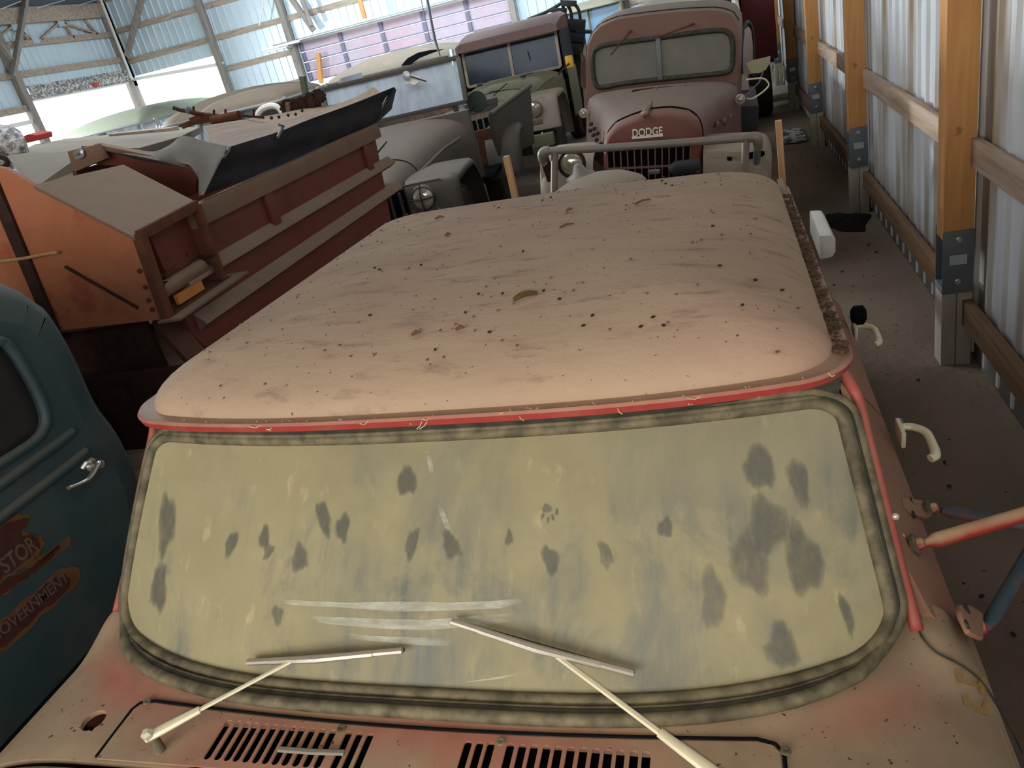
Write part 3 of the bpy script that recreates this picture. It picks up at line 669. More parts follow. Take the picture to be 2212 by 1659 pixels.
# body sides
prof = [(.800, 1.612), (.818, 1.53), (.842, 1.42), (.872, 1.30), (.915, 1.20), (.990, 1.10), (1.006, 1.0), (1.006, .85), (.995, .65), (.965, .48)]
def side(s, y0, y1, cutback=None):
    ys = [y0+(y1-y0)*k/8 for k in range(9)]; rows = []
    for x, z in prof:
        lo = y0
        if cutback: lo = cutback(z)
        rows.append([Vector((s*x, lo+(y1-lo)*k/8, z)) for k in range(9)])
    return rows
def fd(z):                          # front edge of the front door follows the pillar, then the seam
    if z > 1.22: return 1.452-(1.612-z)*.72
    return 1.20
for s, nm in ((1, 'right'), (-1, 'left')):
    d1 = MB().sheet(side(s, 1.2, 2.09, fd), .02, (-s, 0, 0)).build('front_door', M['truck_side'], truck, ang=60, label='dusty front door' if s > 0 else None)
    d2 = MB().sheet(side(s, 2.104, 2.96), .02, (-s, 0, 0)).build('rear_door', M['truck_side'], truck, ang=60)
    for dd, ya, yb in ((d1, 1.52, 2.02), (d2, 2.17, 2.8)):
        g = []
        for x, z in ((.829, 1.50), (.846, 1.42), (.876, 1.30)): g.append([Vector((s*x, ya+(yb-ya)*k/4, z)) for k in range(5)])
        MB().sheet(g, .006, (-s, 0, 0)).build('side_window', M['ws_glass'], dd)
    fen = MB().sheet([[Vector((s*x, y, z)) for y in (-.75, -.3, 0, .4, .8, fd(min(z, 1.2))-.008)] for x, z in prof[5:]], .015, (-s, 0, 0)).build('front_fender', M['truck_side'], truck, ang=60)
    # handles
    if s > 0:
        for (u, v), dd in (((1945, 935), d1), ((1846, 712), d2)):
            p = T(u, v, 0, 1.008); hp = MB()
            hp.box((0, 0, 0), (.012, .085, .045)); hpo = hp.build('handle_plate', M['cream_metal'], dd, bevel=.004); hpo.location = p
            k = MB(); k.tube(spline([(.006, .03, .0), (.035, .028, .0), (.062, .0, -.002), (.066, -.06, -.006), (.062, -.10, -.01), (.048, -.112, -.012)], 5), [.012]*16+[.013]*6+[.012]*4, 8, flat=.8); ko = k.build('door_handle', M['cream_metal'], dd, ang=60); ko.location = p
            lk = MB().lathe([(.012, 0), (.012, .012), (.008, .015), (.001, .015)], (0, .048, .006), (1, 0, 0), 10).build('lock_button', M['steel_grey'], dd); lk.location = p
cbk = MB(); cbk.bb(-.77, .77, 2.95, 2.98, 1.0, 1.57); cbk.bb(-.96, .96, 2.95, 2.98, .5, 1.06); cbk.build('cab_back', M['truck_side'], truck)
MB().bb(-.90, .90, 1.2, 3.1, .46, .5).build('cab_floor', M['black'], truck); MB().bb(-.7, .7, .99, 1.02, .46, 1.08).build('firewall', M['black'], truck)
p = T(1760, 508, 0, 1.0)
mb = MB(); mb.loft([[Vector((x, y, z)) for x, z in [(0, -.06), (.055, -.055), (.07, -.03), (.07, .03), (.055, .055), (0, .06)]] for y in (-.20, -.16, .2, .235)]); o = mb.build('side_lamp', M['white'], truck, bevel=.01, label='long white housing on the rear door side'); o.location = p
p = T(1838, 682, 0, 1.0); o = MB().lathe([(.022, 0), (.035, .01), (.035, .04), (.02, .05), (.002, .05)], (0, 0, 0), (1, 0, 0), 12).build('fuel_cap', M['black'], truck); o.location = p
seamp = [(1975,1330),(1990,1375),(2020,1415),(2065,1442),(2110,1462),(2150,1500),(2190,1560),(2212,1605)]
mb = MB(); mb.tube(spline([(lambda q: Vector((q.x, q.y, cowl_z(q.x, min(q.y, 1.2))+.003)))(T(u, v, 2, cowl_z(T(u, v, 2, 1.19).x, min(1.2, T(u, v, 2, 1.19).y)))) for u, v in seamp], 4), .0022, 6); mb.build('door_seam', M['gasket_dark'], truck)
# faded yellow paint marks on the right cowl corner
M['yellow_mark'] = smear_mat('faded_yellow_paint', srgb(172, 140, 76), .8, .6, 30, (1, 1, 1))
for pts in ([(2062,1447),(2085,1450),(2082,1470),(2112,1478),(2118,1462),(2130,1464),(2128,1490),(2070,1475)], [(2078,1500),(2092,1500),(2096,1516),(2122,1528),(2126,1512),(2138,1516),(2140,1545),(2112,1538),(2084,1522)], [(2112,1478),(2128,1478),(2132,1500),(2118,1498)]):
    vs = [];
    for u, v in pts:
        q = T(u, v, 2, 1.15)
        for _ in range(4): q = T(u, v, 2, cowl_z(q.x, min(q.y, 1.2))+.0025)
        vs.append(q)
    MB().prism(vs, (0, 0, .0006)).build('paint_mark', M['yellow_mark'], cowl); spread(bpy.data.objects[[o.name for o in cowl.children][-1]], [.95]*len(vs)*2)

# wipers
def wiper(nm, piv, knee, bl0, bl1, lab):
    P = T(*piv, 2, 1.24); K = ws(*on_glass(*knee), 0, .030); A = ws(*on_glass(*bl0), 0, .016); B = ws(*on_glass(*bl1), 0, .016); C = (A+B)/2
    w_ = thing('windshield_wiper', lab, 'wiper', TF); w_.parent = truck; w_.matrix_local = Matrix.Identity(4)
    for k in ('label', 'category'): del w_[k]
    w_['label'] = lab
    d = (K-P).normalized(); m = P.lerp(K, .33)
    MB().tube([P-d*.012, P+d*.012, m], [.011, .012, .009], 8, flat=.7).build('arm_base', M['cream_metal'], w_, bevel=.001)
    MB().tube([m-d*.005, m.lerp(K, .5), K], [.0062, .0058, .0055], 6, flat=.55).build('arm', M['cream_metal'], w_)
    t = (B-A).normalized(); mb_ = MB(); mb_.tube([K, C-t*.012+V(0,-.016,.012), C+t*.03+V(0,-.014,.010)], [.0058, .008, .007], 6, flat=.6).build('arm_tip', M['cream_metal'], w_)
    o_ = V(0, -.012, .008)
    MB().tube([A+o_*.3, A.lerp(B, .18)+o_*.7], .0066, 8).build('blade_end', M['pitted'], w_); MB().tube([A.lerp(B, .82)+o_*.7, B+o_*.3], .0066, 8).build('blade_end', M['pitted'], w_)
    MB().tube([A.lerp(B, .17)+o_*.8, A.lerp(B, .34)+o_*1.3, C+o_*1.7, A.lerp(B, .66)+o_*1.3, A.lerp(B, .83)+o_*.8], [.0072, .0075, .0085, .0075, .0072], 8).build('blade_bridge', M['pitted'], w_)
    MB().tube([A-o_*.3, C-o_*.2, B-o_*.3], .004, 6).build('rubber_edge', M['gasket_dark'], w_)
    sp = Vector((P.x, P.y, cowl_z(P.x, P.y))); MB().tube([sp-V(0,0,.005), P], [.011, .009], 10).build('pivot_post', M['gasket'], w_); MB().lathe([(.012, 0), (.012, .012), (.006, .018), (.001, .018)], P-d*.004, (0, -.2, 1), 6).build('pivot_nut', M['chrome_dust'], w_)
wiper('a', (328, 1588), (652, 1414), (551, 1420), (880, 1395), 'left wiper resting on the glass')
wiper('b', (1556, 1680), (1210, 1398), (985, 1333), (1373, 1442), 'right wiper pointing to the upper left')

# mirror brace tubes on the right door
M['tube_red'] = dusty('chipped_red_tube', srgb(178, 60, 54), srgb(206, 178, 138), up_amt=.8, off=-.1, noise_amt=.7, scale=6, rough=.5, bump=0)
M['tube_blue'] = dusty('chipped_blue_tube', srgb(62, 82, 92), srgb(164, 76, 62), up_amt=-.3, off=.25, noise_amt=.9, scale=7, rough=.55, bump=0)
def skin(u, v):
    best = None
    for k in range(121):
        x = .72+.0025*k; p = T(u, v, 0, x)
        if p.z > 1.612 or p.z < .5: continue
        for (xa, za), (xb, zb) in zip(prof, prof[1:]):
            if zb <= p.z <= za: xp = xa+(xb-xa)*(za-p.z)/(za-zb)
        if x <= xp: return p
        if best is None or x-xp < best[0]: best = (x-xp, p)
    return best[1]
mir = thing('mirror_bracket', '', '', TF)
for k in ('label', 'category'):
    if k in mir: del mir[k]
mir.parent = truck; mir.matrix_local = Matrix.Identity(4)
a0 = skin(1975, 1183)+V(.012, 0, .008); a1 = T(2250, 1100, 0, 1.22); MB().tube([a0, a0.lerp(a1, .06), a0.lerp(a1, .12), a1], [.006, .010, .0165, .0165], 10).build('brace_tube', M['tube_red'], mir)
b0 = skin(2012, 1110)+V(.02, 0, .01); b1 = T(2250, 1140, 0, 1.24); MB().tube([b0, b0.lerp(b1, .1), b1], [.008, .015, .015], 10).build('brace_tube', M['tube_blue'], mir)
c0 = skin(2106, 1362)+V(.02, 0, .01); c1 = T(2250, 1150, 0, 1.24); MB().tube([c0, c0.lerp(c1, .1), c1], [.008, .015, .015], 10).build('brace_tube', M['tube_blue'], mir)
for (u, v), x, r in (((1968, 1180), .895, .013), ((2000, 1102), .985, .013), ((2098, 1360), 1.0, .014)):
    q = skin(u, v)+V(.01, 0, .004); MB().lathe([(r, 0), (r, .010), (r*.7, .016), (.001, .017)], q, (.9, -.2, .4), 8).build('red_bolt', M['tube_red'], mir); MB().lathe([(r*1.7, -.008), (r*1.8, 0), (r*1.2, .004)], q, (.9, -.2, .4), 14).build('washer', M['gasket'], mir)
for pts, nm in (([(1944,1080),(1956,1078),(2000,1086),(2030,1104),(2034,1120),(1998,1122),(1962,1112),(1950,1100)], 0), ([(2036,1328),(2060,1328),(2090,1345),(2140,1368),(2150,1392),(2096,1402),(2058,1388),(2042,1352)], 1)):
    vs = [skin(min(u, 2088 if nm else 2005), v) for u, v in pts]; MB().prism([p-V(.004, 0, .002)+(V(.022, 0, .022) if nm else V(0, 0, 0)) for p in vs], (.009, 0, .006)).build('mount_plate', M['truck_side'], mir, bevel=.003)
for u, v, x in ((1964,1085,.965),(1968,1114,.97),(2052,1338,.98),(2050,1372,.98)):
    q = skin(u, v)+(V(.026, 0, .026) if v > 1300 else V(.004, 0, .003)); MB().lathe([(.009, 0), (.009, .004), (.003, .002)], q, (.9, -.1, .4), 10).build('screw', M['gasket_dark'], mir)
for u, v in ((1935,1116),(1951,1158)):
    q = skin(u, v); MB().ball(q, .005, 7).build('rivet', M['pitted'], mir)

# wheels, frame and bed
def wheel(par, c, r, wd, mats, lugs=True, n=28):
    tm, hm = mats; mb = MB(); c = Vector(c)
    mb.lathe([(r*.55, -wd/2+.01), (r*.92, -wd/2), (r, -wd*.36), (r*1.005, 0), (r, wd*.36), (r*.92, wd/2), (r*.55, wd/2-.01)], c, (1, 0, 0), n)
    tire = mb.build('tire', tm, par, ang=30)
    if lugs:
        lg = MB()
        for k in range(22):
            a = 2*pi*k/22
            for s in (-1, 1):
                a2 = a+(pi/22 if s > 0 else 0)
                lg.box(c+Vector((s*wd*.27, cos(a2)*r*1.01, sin(a2)*r*1.01)), (wd*.42, .035, .04), Matrix.Rotation(a2-pi/2, 3, 'X'))
        lg.build('tread_lugs', tm, tire)
    MB().lathe([(r*.56, -wd*.2), (r*.56, wd*.2)], c, (1, 0, 0), n).build('rim', hm, par)
    MB().lathe([(.09, -wd*.42), (.10, -wd*.1), (.10, wd*.1), (.09, wd*.42)], c, (1, 0, 0), 14).build('hub', hm, par)
M['tire'] = dusty('dusty_tire', srgb(34, 32, 32), srgb(120, 106, 92), up_amt=.4, off=.15, noise_amt=.3, scale=6, rough=.9, bump=0)
for x in (-.78, .78):
    for y in (.0, 4.1): wheel(truck, (x, y, .40), .40, .2, (M['tire'], M['truck_side']))
fr = MB(); fr.bb(-.42, -.32, -.7, 5.2, .5, .62); fr.bb(.32, .42, -.7, 5.2, .5, .62); fr.build('chassis_rail', M['black'], truck)
MB().bb(-.74, .74, 3.25, 5.25, .86, .92).build('bed_floor', M['grey_wood_x'], truck)
for x0, x1, y0, y1 in ((-.76, -.72, 3.25, 5.25), (.72, .76, 3.25, 5.25), (-.76, .76, 5.22, 5.26)): MB().bb(x0, x1, y0, y1, .86, 1.04).build('bed_side', M['truck_side'], truck)
# stakes standing in the bed
for (u0, v0), y, w_, lab in (((1086, 340), 4.9, .055, 'upright pine stake standing left behind the dusty roof'), ((1676, 263), 4.9, .055, 'upright pine stake standing right behind the dusty roof')):
    tp = at(u0, v0, 1, y); tp2 = at(u0+13 if u0 > 1500 else u0+12, v0, 1, y)
    MB().bb(tp.x-.002, tp2.x, y, y+.05, .93, tp.z).build('wooden_stake', M['stake'], bevel=.003, label=lab, cat='stake')

# ================================================================== orange hopper machine
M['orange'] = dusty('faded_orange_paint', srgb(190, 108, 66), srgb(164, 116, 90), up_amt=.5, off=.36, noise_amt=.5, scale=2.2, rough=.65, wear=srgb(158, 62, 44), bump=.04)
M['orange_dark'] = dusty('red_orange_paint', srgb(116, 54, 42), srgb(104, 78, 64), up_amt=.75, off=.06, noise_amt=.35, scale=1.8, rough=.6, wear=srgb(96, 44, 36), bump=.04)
M['tan_dust'] = dusty('dust_on_steel', srgb(120, 88, 70), srgb(150, 128, 108), up_amt=.9, off=.3, noise_amt=.25, scale=5, rough=.9, bump=.05)
M['rust'] = plain('rust_scale', srgb(104, 66, 48), .9, 0, .3, 18, .15, .4)
M['rust_dark'] = plain('dark_rust', srgb(66, 46, 40), .9, 0, .3, 22, .15, .3)
M['rubber'] = dusty('dusty_black_rubber', srgb(44, 44, 50), srgb(96, 84, 74), up_amt=.4, off=.06, noise_amt=.5, scale=3, rough=.8, bump=.15)
M['tarp'] = dusty('grey_rubber_sheet', srgb(96, 98, 98), srgb(140, 130, 116), up_amt=.4, off=.12, noise_amt=.5, scale=4, rough=.85)
M['plank'] = wood('dusty_plank', srgb(138, 114, 90), srgb(104, 84, 66), st=(1, .08, 1))
hop = thing('hopper_machine', 'rust-orange steel hopper machine with a conveyor spout, left of the dusty truck', 'machine', frame(0, 0, 0))
HX = -2.8
def O(u, v, ax, val): return at(u, v, ax, val)
mb = MB()
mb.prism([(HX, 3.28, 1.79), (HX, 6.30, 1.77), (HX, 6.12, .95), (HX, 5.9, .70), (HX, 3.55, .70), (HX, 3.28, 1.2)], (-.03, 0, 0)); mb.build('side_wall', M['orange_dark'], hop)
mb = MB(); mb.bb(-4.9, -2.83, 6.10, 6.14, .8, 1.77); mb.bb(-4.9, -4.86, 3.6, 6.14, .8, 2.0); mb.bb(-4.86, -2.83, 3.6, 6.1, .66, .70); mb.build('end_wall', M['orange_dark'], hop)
mb = MB(); mb.bb(HX-.03, HX+.045, 3.60, 6.32, 1.675, 1.79); mb.build('top_rail', M['tan_dust'], hop, bevel=.006)
for z, y1 in ((1.455, 6.42), (1.235, 6.42)): MB().prism([(HX, 3.35, z-.05), (HX, 3.35, z+.045), (HX+.055, 3.35, z-.004), (HX+.06, 3.35, z-.02)], (0, y1-3.35, 0)).build('side_rib', M['tan_dust'], hop)
for y in (4.35, 5.95): MB().bb(HX, HX+.03, y, y+.09, 1.46, 1.675).build('stiffener', M['orange_dark'], hop, bevel=.004)
YN = 3.15; CX = -2.72
P1 = O(290,513,0,CX); P4 = O(75,400,1,P1.y); P2 = O(424,442,0,CX); P3 = O(265,358,1,P2.y); PB1 = O(350,690,0,CX); PB2 = O(480,601,0,CX)
Y0 = P1.y
PB1i = Vector((PB1.x, Y0+.03, PB1.z))
def F(u, v): return O(u, v, 1, Y0)
near = [F(-60,350), F(14,365), F(75,402), F(290,515), F(350,690), F(128,714), F(40,800), F(-60,860)]
MB().prism(near, (0, .025, 0)).build('spout_near_wall', M['orange'], hop, label='big orange near wall of the conveyor spout')
MB().prism([P1+V(.01,-.012,.004), P2+V(.01,.01,.004), P3+V(0,.01,.004), P4+V(0,-.012,.004)], (0, 0, -.02)).build('spout_top', M['tan_dust'], hop, label='dusty sloped top plate of the spout')
FB = [Vector((CX, P2.y, P2.z)), Vector((CX, PB2.y, PB2.z)), Vector((CX-1.2, PB2.y, PB2.z-.05)), P3]
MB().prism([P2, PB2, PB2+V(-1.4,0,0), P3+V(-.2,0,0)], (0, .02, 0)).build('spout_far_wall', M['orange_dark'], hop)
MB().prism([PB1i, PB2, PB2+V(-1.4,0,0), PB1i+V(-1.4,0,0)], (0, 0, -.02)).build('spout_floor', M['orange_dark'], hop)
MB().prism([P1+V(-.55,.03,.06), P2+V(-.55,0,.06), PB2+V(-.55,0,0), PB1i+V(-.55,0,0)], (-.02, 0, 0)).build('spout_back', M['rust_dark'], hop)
fr = MB(); fr.beam(P1+V(.012,.02,0), P2+V(.012,-.01,0), .03, .05); fr.beam(P1+V(.012,.025,.01), PB1+V(.012,.025,-.02), .05, .05, (0,1,0)); fr.beam(P2+V(.012,-.02,0), PB2+V(.012,-.02,0), .045, .03, (0,1,0)); fr.beam(PB1+V(.02,-.0,-.01), PB2+V(.02,.03,-.01), .05, .02); fr.build('mouth_frame', M['rust'], hop, bevel=.003)
MB().beam(PB1+V(.05,-.02,-.008), PB2+V(.05,.08,-.008), .13, .012).build('mouth_lip', M['tan_dust'], hop)
# conveyor in the mouth
cv = tag(bpy.data.objects.new('conveyor', None)); COL.objects.link(cv); cv.parent = hop
ya, yb = Y0+.06, PB2.y-.05; zb = PB1.z
MB().tube([(CX-.06, ya, zb+.10), (CX-.06, yb, zb+.11)], .042, 12).build('roller', M['tan_dust'], cv)
MB().bb(CX-.02, CX+.0, ya+.05, yb-.12, zb+.015, zb+.065).build('orange_slat', plain('bare_orange_slat', srgb(190, 124, 62), .7), cv)
for k in range(3): MB().bb(CX-.20-.12*k, CX-.16-.12*k, ya, yb, zb+.10+.015*k, zb+.135+.015*k).build('slat', M['rust'], cv, bevel=.003)
for y in (ya-.01, yb+.01):
    c = MB()
    for k in range(7):
        a = Vector((CX+.0-.055*k, y, zb+.15+.008*k)); c.tube([a+V(-.022,-.012,0), a+V(.022,-.012,0), a+V(.022,.012,.004), a+V(-.022,.012,.004)], .005, 5, closed=True)
    c.build('chain', M['rust_dark'], cv)
random.seed(21); c = MB()
for k in range(26):
    a = Vector((random.uniform(CX-.35, CX-.05), random.uniform(ya, yb), zb+.15)); b = a+V(random.uniform(-.1,.1), random.uniform(-.12,.12), random.uniform(0,.06)); c.tube([a, b], .003, 4)
c.build('chaff', M['rust'], cv, kind='stuff')
for u, v in ((316,620),(322,648),(330,668),(303,585)): MB().lathe([(.012, 0), (.012, .010), (.002, .012)], F(u, v), (0, -1, 0), 8).build('bolt', M['rust'], hop)
MB().tube([F(143,575)+V(0,-.008,0), F(300,664)+V(0,-.008,0)], .008, 6).build('weld_rod', M['rust_dark'], hop)
MB().beam(F(-22,372)+V(0,-.01,0), F(120,712)+V(0,-.01,0), .07, .02, (0, 1, 0)).build('diagonal_rib', M['rust_dark'], hop)
MB().lathe([(.018, 0), (.016, .004), (.002, .004)], F(80, 662), (0, -1, 0), 12).build('drain_hole', M['rust_dark'], hop)
MB().beam(O(352,692,1,Y0+.25), O(440,790,1,Y0+.05), .11, .06).build('leg', M['orange_dark'], hop); MB().beam(O(415,660,1,P2.y), O(430,790,1,P2.y), .12, .05).build('leg', M['rust_dark'], hop)
MB().bb(-4.8, -4.6, 3.4, 6.0, 0, .75).build('leg', M['rust_dark'], hop); MB().bb(-3.3, -3.2, 5.4, 5.55, -.02, .7).build('leg', M['rust_dark'], hop); MB().bb(-3.3, -3.2, 3.7, 3.85, -.02, .7).build('leg', M['rust_dark'], hop)
MB().bb(-4.7, -3.05, 3.5, 6.0, .02, .64).build('under_shade_block', M['black'], hop)  # black block added so the space under the hopper stays dark
for y in (4.2, 5.6): wheel(hop, (-2.95, y, .36), .36, .2, (M['tire'], M['orange_dark']), False)
MB().prism([(-5.2, 3.22, 0), (-3.0, 3.22, 0), (-3.0, 3.22, 1.34), (-5.2, 3.22, 1.42)], (0, .03, 0)).build('spout_shade_panel', M['rust_dark'], hop)  # dark sheet added in place of the shade below the spout
# upper hopper plates
def plate(name, pts, y, th, mat, par=hop): return MB().prism([O(u, v, 1, y) for u, v in pts], (0, th, 0)).build(name, M[mat], par, bevel=.003)
plate('inner_plate', [(175,316),(215,316),(428,360),(422,418),(395,432),(265,360),(180,352)], 4.05, .03, 'orange_dark')
MB().beam(O(210,314,1,4.03), O(428,358,1,4.03), .05, .025).build('plate_edge', M['tan_dust'], hop)
plate('corner_bracket', [(145,327),(205,313),(226,344),(160,372),(152,350)], 3.95, .05, 'tan_dust')
MB().tube(spline([O(162,332,1,3.93), O(175,326,1,3.93), O(178,336,1,3.93), O(165,342,1,3.93)], 3), .012, 6).build('ring_bolt', M['galv'], hop)
# rubber flap boards along the rim
ua = [(432,424),(500,398),(560,375),(640,342),(720,308),(803,276)]; ub = [(492,318),(548,302),(604,284),(680,255),(760,224),(852,188)]
A = [O(u, v, 0, HX) for u, v in ua]; B = [O(u, v, 0, -2.66) for u, v in ub]
rows = [[A[i].lerp(B[i], t)+V(.02*sin(3.1*i+2*t)+.015*sin(9*t+i), 0, 0) for i in range(6)] for t in (0, .15, .3, .45, .6, .75, .9, 1)]
MB().sheet([spline(r, 4) for r in rows], .02, (-1, 0, 0)).build('rubber_flap', M['rubber'], hop, ang=60, label='black rubber flap along the hopper rim')
tip = [O(803,276,0,HX), O(852,188,0,-2.66), O(856,194,0,-2.63), O(846,236,0,-2.70)]; MB().prism(tip, (-.03, .02, 0)).build('flap_end', M['rubber'], hop)
C = [O(u, v, 0, -3.5) for u, v in [(438,272),(520,259),(590,248),(650,236),(735,222),(850,186)]]; C[4] = O(740,221,1,6.6); C[5] = B[5]+V(-.25, .15, .03)
B2 = [b+V(-.055, 0, -.015) for b in B]
MB().sheet([spline(B2, 3), spline([b.lerp(c, .5)+V(0,0,-.05) for b, c in zip(B2, C)], 3), spline(C, 3)], .02, (0, 0, -1)).build('trough_board', M['plank'], hop, ang=50, label='dusty tan board lining the trough')
for u, v in ((586,256),(602,254),(622,250),(638,248),(652,240)): MB().lathe([(.012, 0), (.010, .014), (.001, .015)], O(u, v, 0, -3.1), (1, -.4, .8), 6).build('bolt', M['rust_dark'], hop)
MB().tube([O(600,296,0,-2.64), O(612,272,0,-2.64), O(603,270,0,-2.64)], .010, 6).build('hook', M['steel_grey'], hop)
ct = [(222,320),(280,322),(330,328),(368,312),(394,294),(440,306),(490,317)]; cbm = [(228,326),(290,336),(340,346),(385,352),(412,358),(440,372),(470,358)]; cb2 = [(300,345),(340,352),(380,358),(425,365),(428,390),(430,420),(440,420)]
top = [O(u, v, 1, 4.1-.01*k) for k, (u, v) in enumerate(ct)]; mid = [O(u, v, 1, 4.0-.03*k) for k, (u, v) in enumerate(cbm)]; bot = [O(u, v, 1, 4.02-.05*k) for k, (u, v) in enumerate(cb2)]
MB().sheet([spline(top, 4), spline([a.lerp(b, .5)+V(0, -.04*(k%2), .0) for k, (a, b) in enumerate(zip(top, mid))], 4), spline(mid, 4), spline(bot, 4)], .012, (0, 1, 0)).build('rubber_sheet', M['tarp'], hop, ang=70, label='grey crumpled rubber sheet at the hopper corner')
MB().tube(spline([O(-20,566,1,Y0-.03), O(50,558,1,Y0-.03), O(95,549,1,Y0-.03), O(124,545,1,Y0-.03)], 4), .008, 6).build('broken_stick', M['stake'], label='pale thin stick lying across the orange near wall', cat='stick')
# dusty board on top
dk = [O(15,338,1,4.3), O(62,398,1,4.0), O(82,401,1,3.95), O(160,346,1,4.15), O(225,321,1,4.5), O(300,320,1,4.6), O(350,306,1,5.0), O(392,294,1,5.2), O(432,274,1,6.2), O(345,277,1,6.8), O(250,290,1,6.8), O(140,300,1,6.8), O(75,312,1,6.2)]
dtop = MB().prism(dk, (0, 0, -.05)).build('dusty_board', dusty('dusty_grey_board', srgb(112, 102, 90), srgb(146, 138, 122), up_amt=.5, off=.3, noise_amt=.5, scale=1.5, rough=.9), label='wide dusty grey board lying on top of the hopper at left', cat='board')
MB().prism([O(82,403,1,3.9), O(158,372,1,3.92), O(158,384,1,3.92), O(84,416,1,3.9)], (0, .03, 0)).build('board_edge', M['grey_wood_x'], dtop)
MB().beam(O(245,294,1,6.3), O(378,281,1,5.9), .08, .05).build('loose_batten', M['grey_wood_x'], label='grey batten lying on the wide dusty board', cat='batten')
MB().prism([O(38,314,1,6.1), O(80,304,1,6.1), O(78,292,1,6.1), O(60,290,1,6.1), O(36,300,1,6.1)], (0, .2, 0)).build('red_scrap', plain('red_scrap', srgb(176, 60, 54), .7), bevel=.01, label='flat red scrap lying behind the speckled lump at left', cat='scrap')
random.seed(8); lump = MB(); lump.ball((0, 0, 0), .13, 9, (1.25, .8, 1)); lump.v = [tuple(c*(1+.28*random.random()) for c in p) for p in lump.v]
lo = lump.build('speckled_lump', M['foil'], ang=20, label='speckled grey and rust lump at the left photo edge', cat='lump'); lo.location = O(8, 318, 1, 4.6)
MB().tube(spline([O(-10,338,1,4.2), O(10,342,1,4.2), O(16,352,1,4.2), O(6,362,1,4.2), O(-12,360,1,4.2)], 4), .016, 8).build('iron_ring', M['rust_dark'], label='dark iron ring hanging above the orange near wall', cat='ring')
# rusty pipes and chain gear on the trough
ex = thing('exhaust_pipes', 'bundle of rusty bent pipes around a fat tube on the hopper board', 'pipes', frame(0, 0, 0))
Yp = 5.6
MB().tube([O(459,260,1,Yp), O(517,249,1,Yp)], .036, 14).build('muffler_tube', M['rust'], ex)
MB().tube(spline([O(375,233,1,Yp), O(390,238,1,Yp), O(405,240,1,Yp), O(420,245,1,Yp), O(440,247,1,Yp)], 4), .016, 8).build('pipe', M['rust_dark'], ex)
MB().tube(spline([O(405,239,1,Yp), O(440,246,1,Yp), O(480,250,1,Yp)], 4), .012, 8).build('pipe', M['rust'], ex)
MB().tube([O(517,249,1,Yp), O(570,254,1,Yp)], .010, 6).build('rod', M['rust_dark'], ex)
for k, (a, b, c) in enumerate((((388,272), (420,262), (461,256)), ((395,276), (425,266), (461,260)), ((402,266), (430,256), (461,252)), ((410,258), (436,250), (460,258)))): MB().tube(spline([O(*a,1,Yp), O(*b,1,Yp), O(*c,1,Yp)], 5), .011, 6).build('pipe', M['rust'], ex)
for u, v in ((487,242),(548,242),(462,243),(418,236),(484,266),(524,262)): MB().tube([O(u,v-6,1,Yp), O(u,v+8,1,Yp)], .009, 6).build('stud', M['rust_dark'], ex)
MB().lathe([(.016, 0), (.03, .01), (.03, .03), (.016, .04)], O(403, 240, 1, Yp), (1, 0, .2), 10).build('flange', M['steel_grey'], ex)
cg = thing('gear_train', 'rusty cluster of gears and links on the trough board beside the green stake', 'machine part', frame(0, 0, 0))
random.seed(4)
MB().beam(O(612,240,1,6.6), O(690,222,1,6.6), .06, .09).build('link_bar', M['rust_dark'], cg)
for u, v, r in ((622,232,.06),(640,228,.05),(655,224,.05),(672,216,.055),(688,208,.05)):
    g = MB(); c = O(u, v, 1, 6.55)
    for k in range(10): g.box(c+V(cos(k*.628)*r, 0, sin(k*.628)*r), (.022, .05, .022), Matrix.Rotation(-k*.628, 3, 'Y'))
    g.lathe([(r, -.02), (r, .02)], c, (0, 1, 0), 14); g.build('gear', M['rust_dark'], cg)
MB().prism([O(616,222,1,6.5), O(624,222,1,6.5), O(626,240,1,6.5), O(618,242,1,6.5)], (0, .05, 0)).build('tan_block', M['plank'], cg)
MB().beam(O(653,165,1,7.4), O(664,222,1,7.4), .05, .05, (0,1,0)).build('green_stake', plain('green_stake', srgb(92, 96, 76), .8), label='worn green stake standing behind the rusty gears', cat='stake')

# ================================================================== teal pickup at left
M['teal'] = dusty('dusty_teal_paint', srgb(56, 76, 80), srgb(108, 102, 90), up_amt=.7, off=.04, noise_amt=.5, scale=2.2, rough=.6, var=.35, bump=.04)
M['teal_rust'] = plain('golden_rust', srgb(108, 76, 46), .85, 0, .3, 16, .2)
M['deep_rust'] = plain('deep_red_rust', srgb(76, 43, 35), .85, 0, .3, 22, .2)
PX = -2.1
pk = thing('pickup_truck', 'old teal pickup with rust-patched door and faded lettering, at the left edge', 'truck', frame(PX, 0, 0))
def K(u, v, dx=0): p = O(u, v, 0, PX+dx); return Vector((dx, p.y, p.z))
sil = [(-170,590),(-80,592),(0,613),(38,638),(77,670),(128,753),(179,862),(211,906),(236,945),(268,1015),(281,1072),(290,1130)]
So = spline([K(u, v, -.14) for u, v in sil], 4); So += [Vector((-.14, So[-1].y+.03, .95)), Vector((-.14, So[-1].y+.03, .55))]
So = [Vector((-.14, .55, So[0].z))]+So
def inset(d, dx):
    out = []
    for i, p in enumerate(So):
        a = So[max(i-1, 0)]; b = So[min(i+1, len(So)-1)]; t = (b-a); t.x = 0; t.normalize(); nrm = Vector((0, -t.z, t.y)); nrm = nrm if nrm.z < 0 or abs(t.y) < .3 else nrm
        c = Vector((0, 1.1, 1.2))-p; c.x = 0
        if nrm.dot(c) < 0: nrm = -nrm
        q = p+nrm*d; q.x = dx; out.append(q)
    return out
L1 = inset(.035, -.06); L2 = inset(.085, -.02); L3 = inset(.16, 0)
back = [Vector((-1.5, p.y+.04, p.z+.02)) for p in So]; bk0 = [Vector((-.30, p.y+.03, p.z+.015)) for p in So]
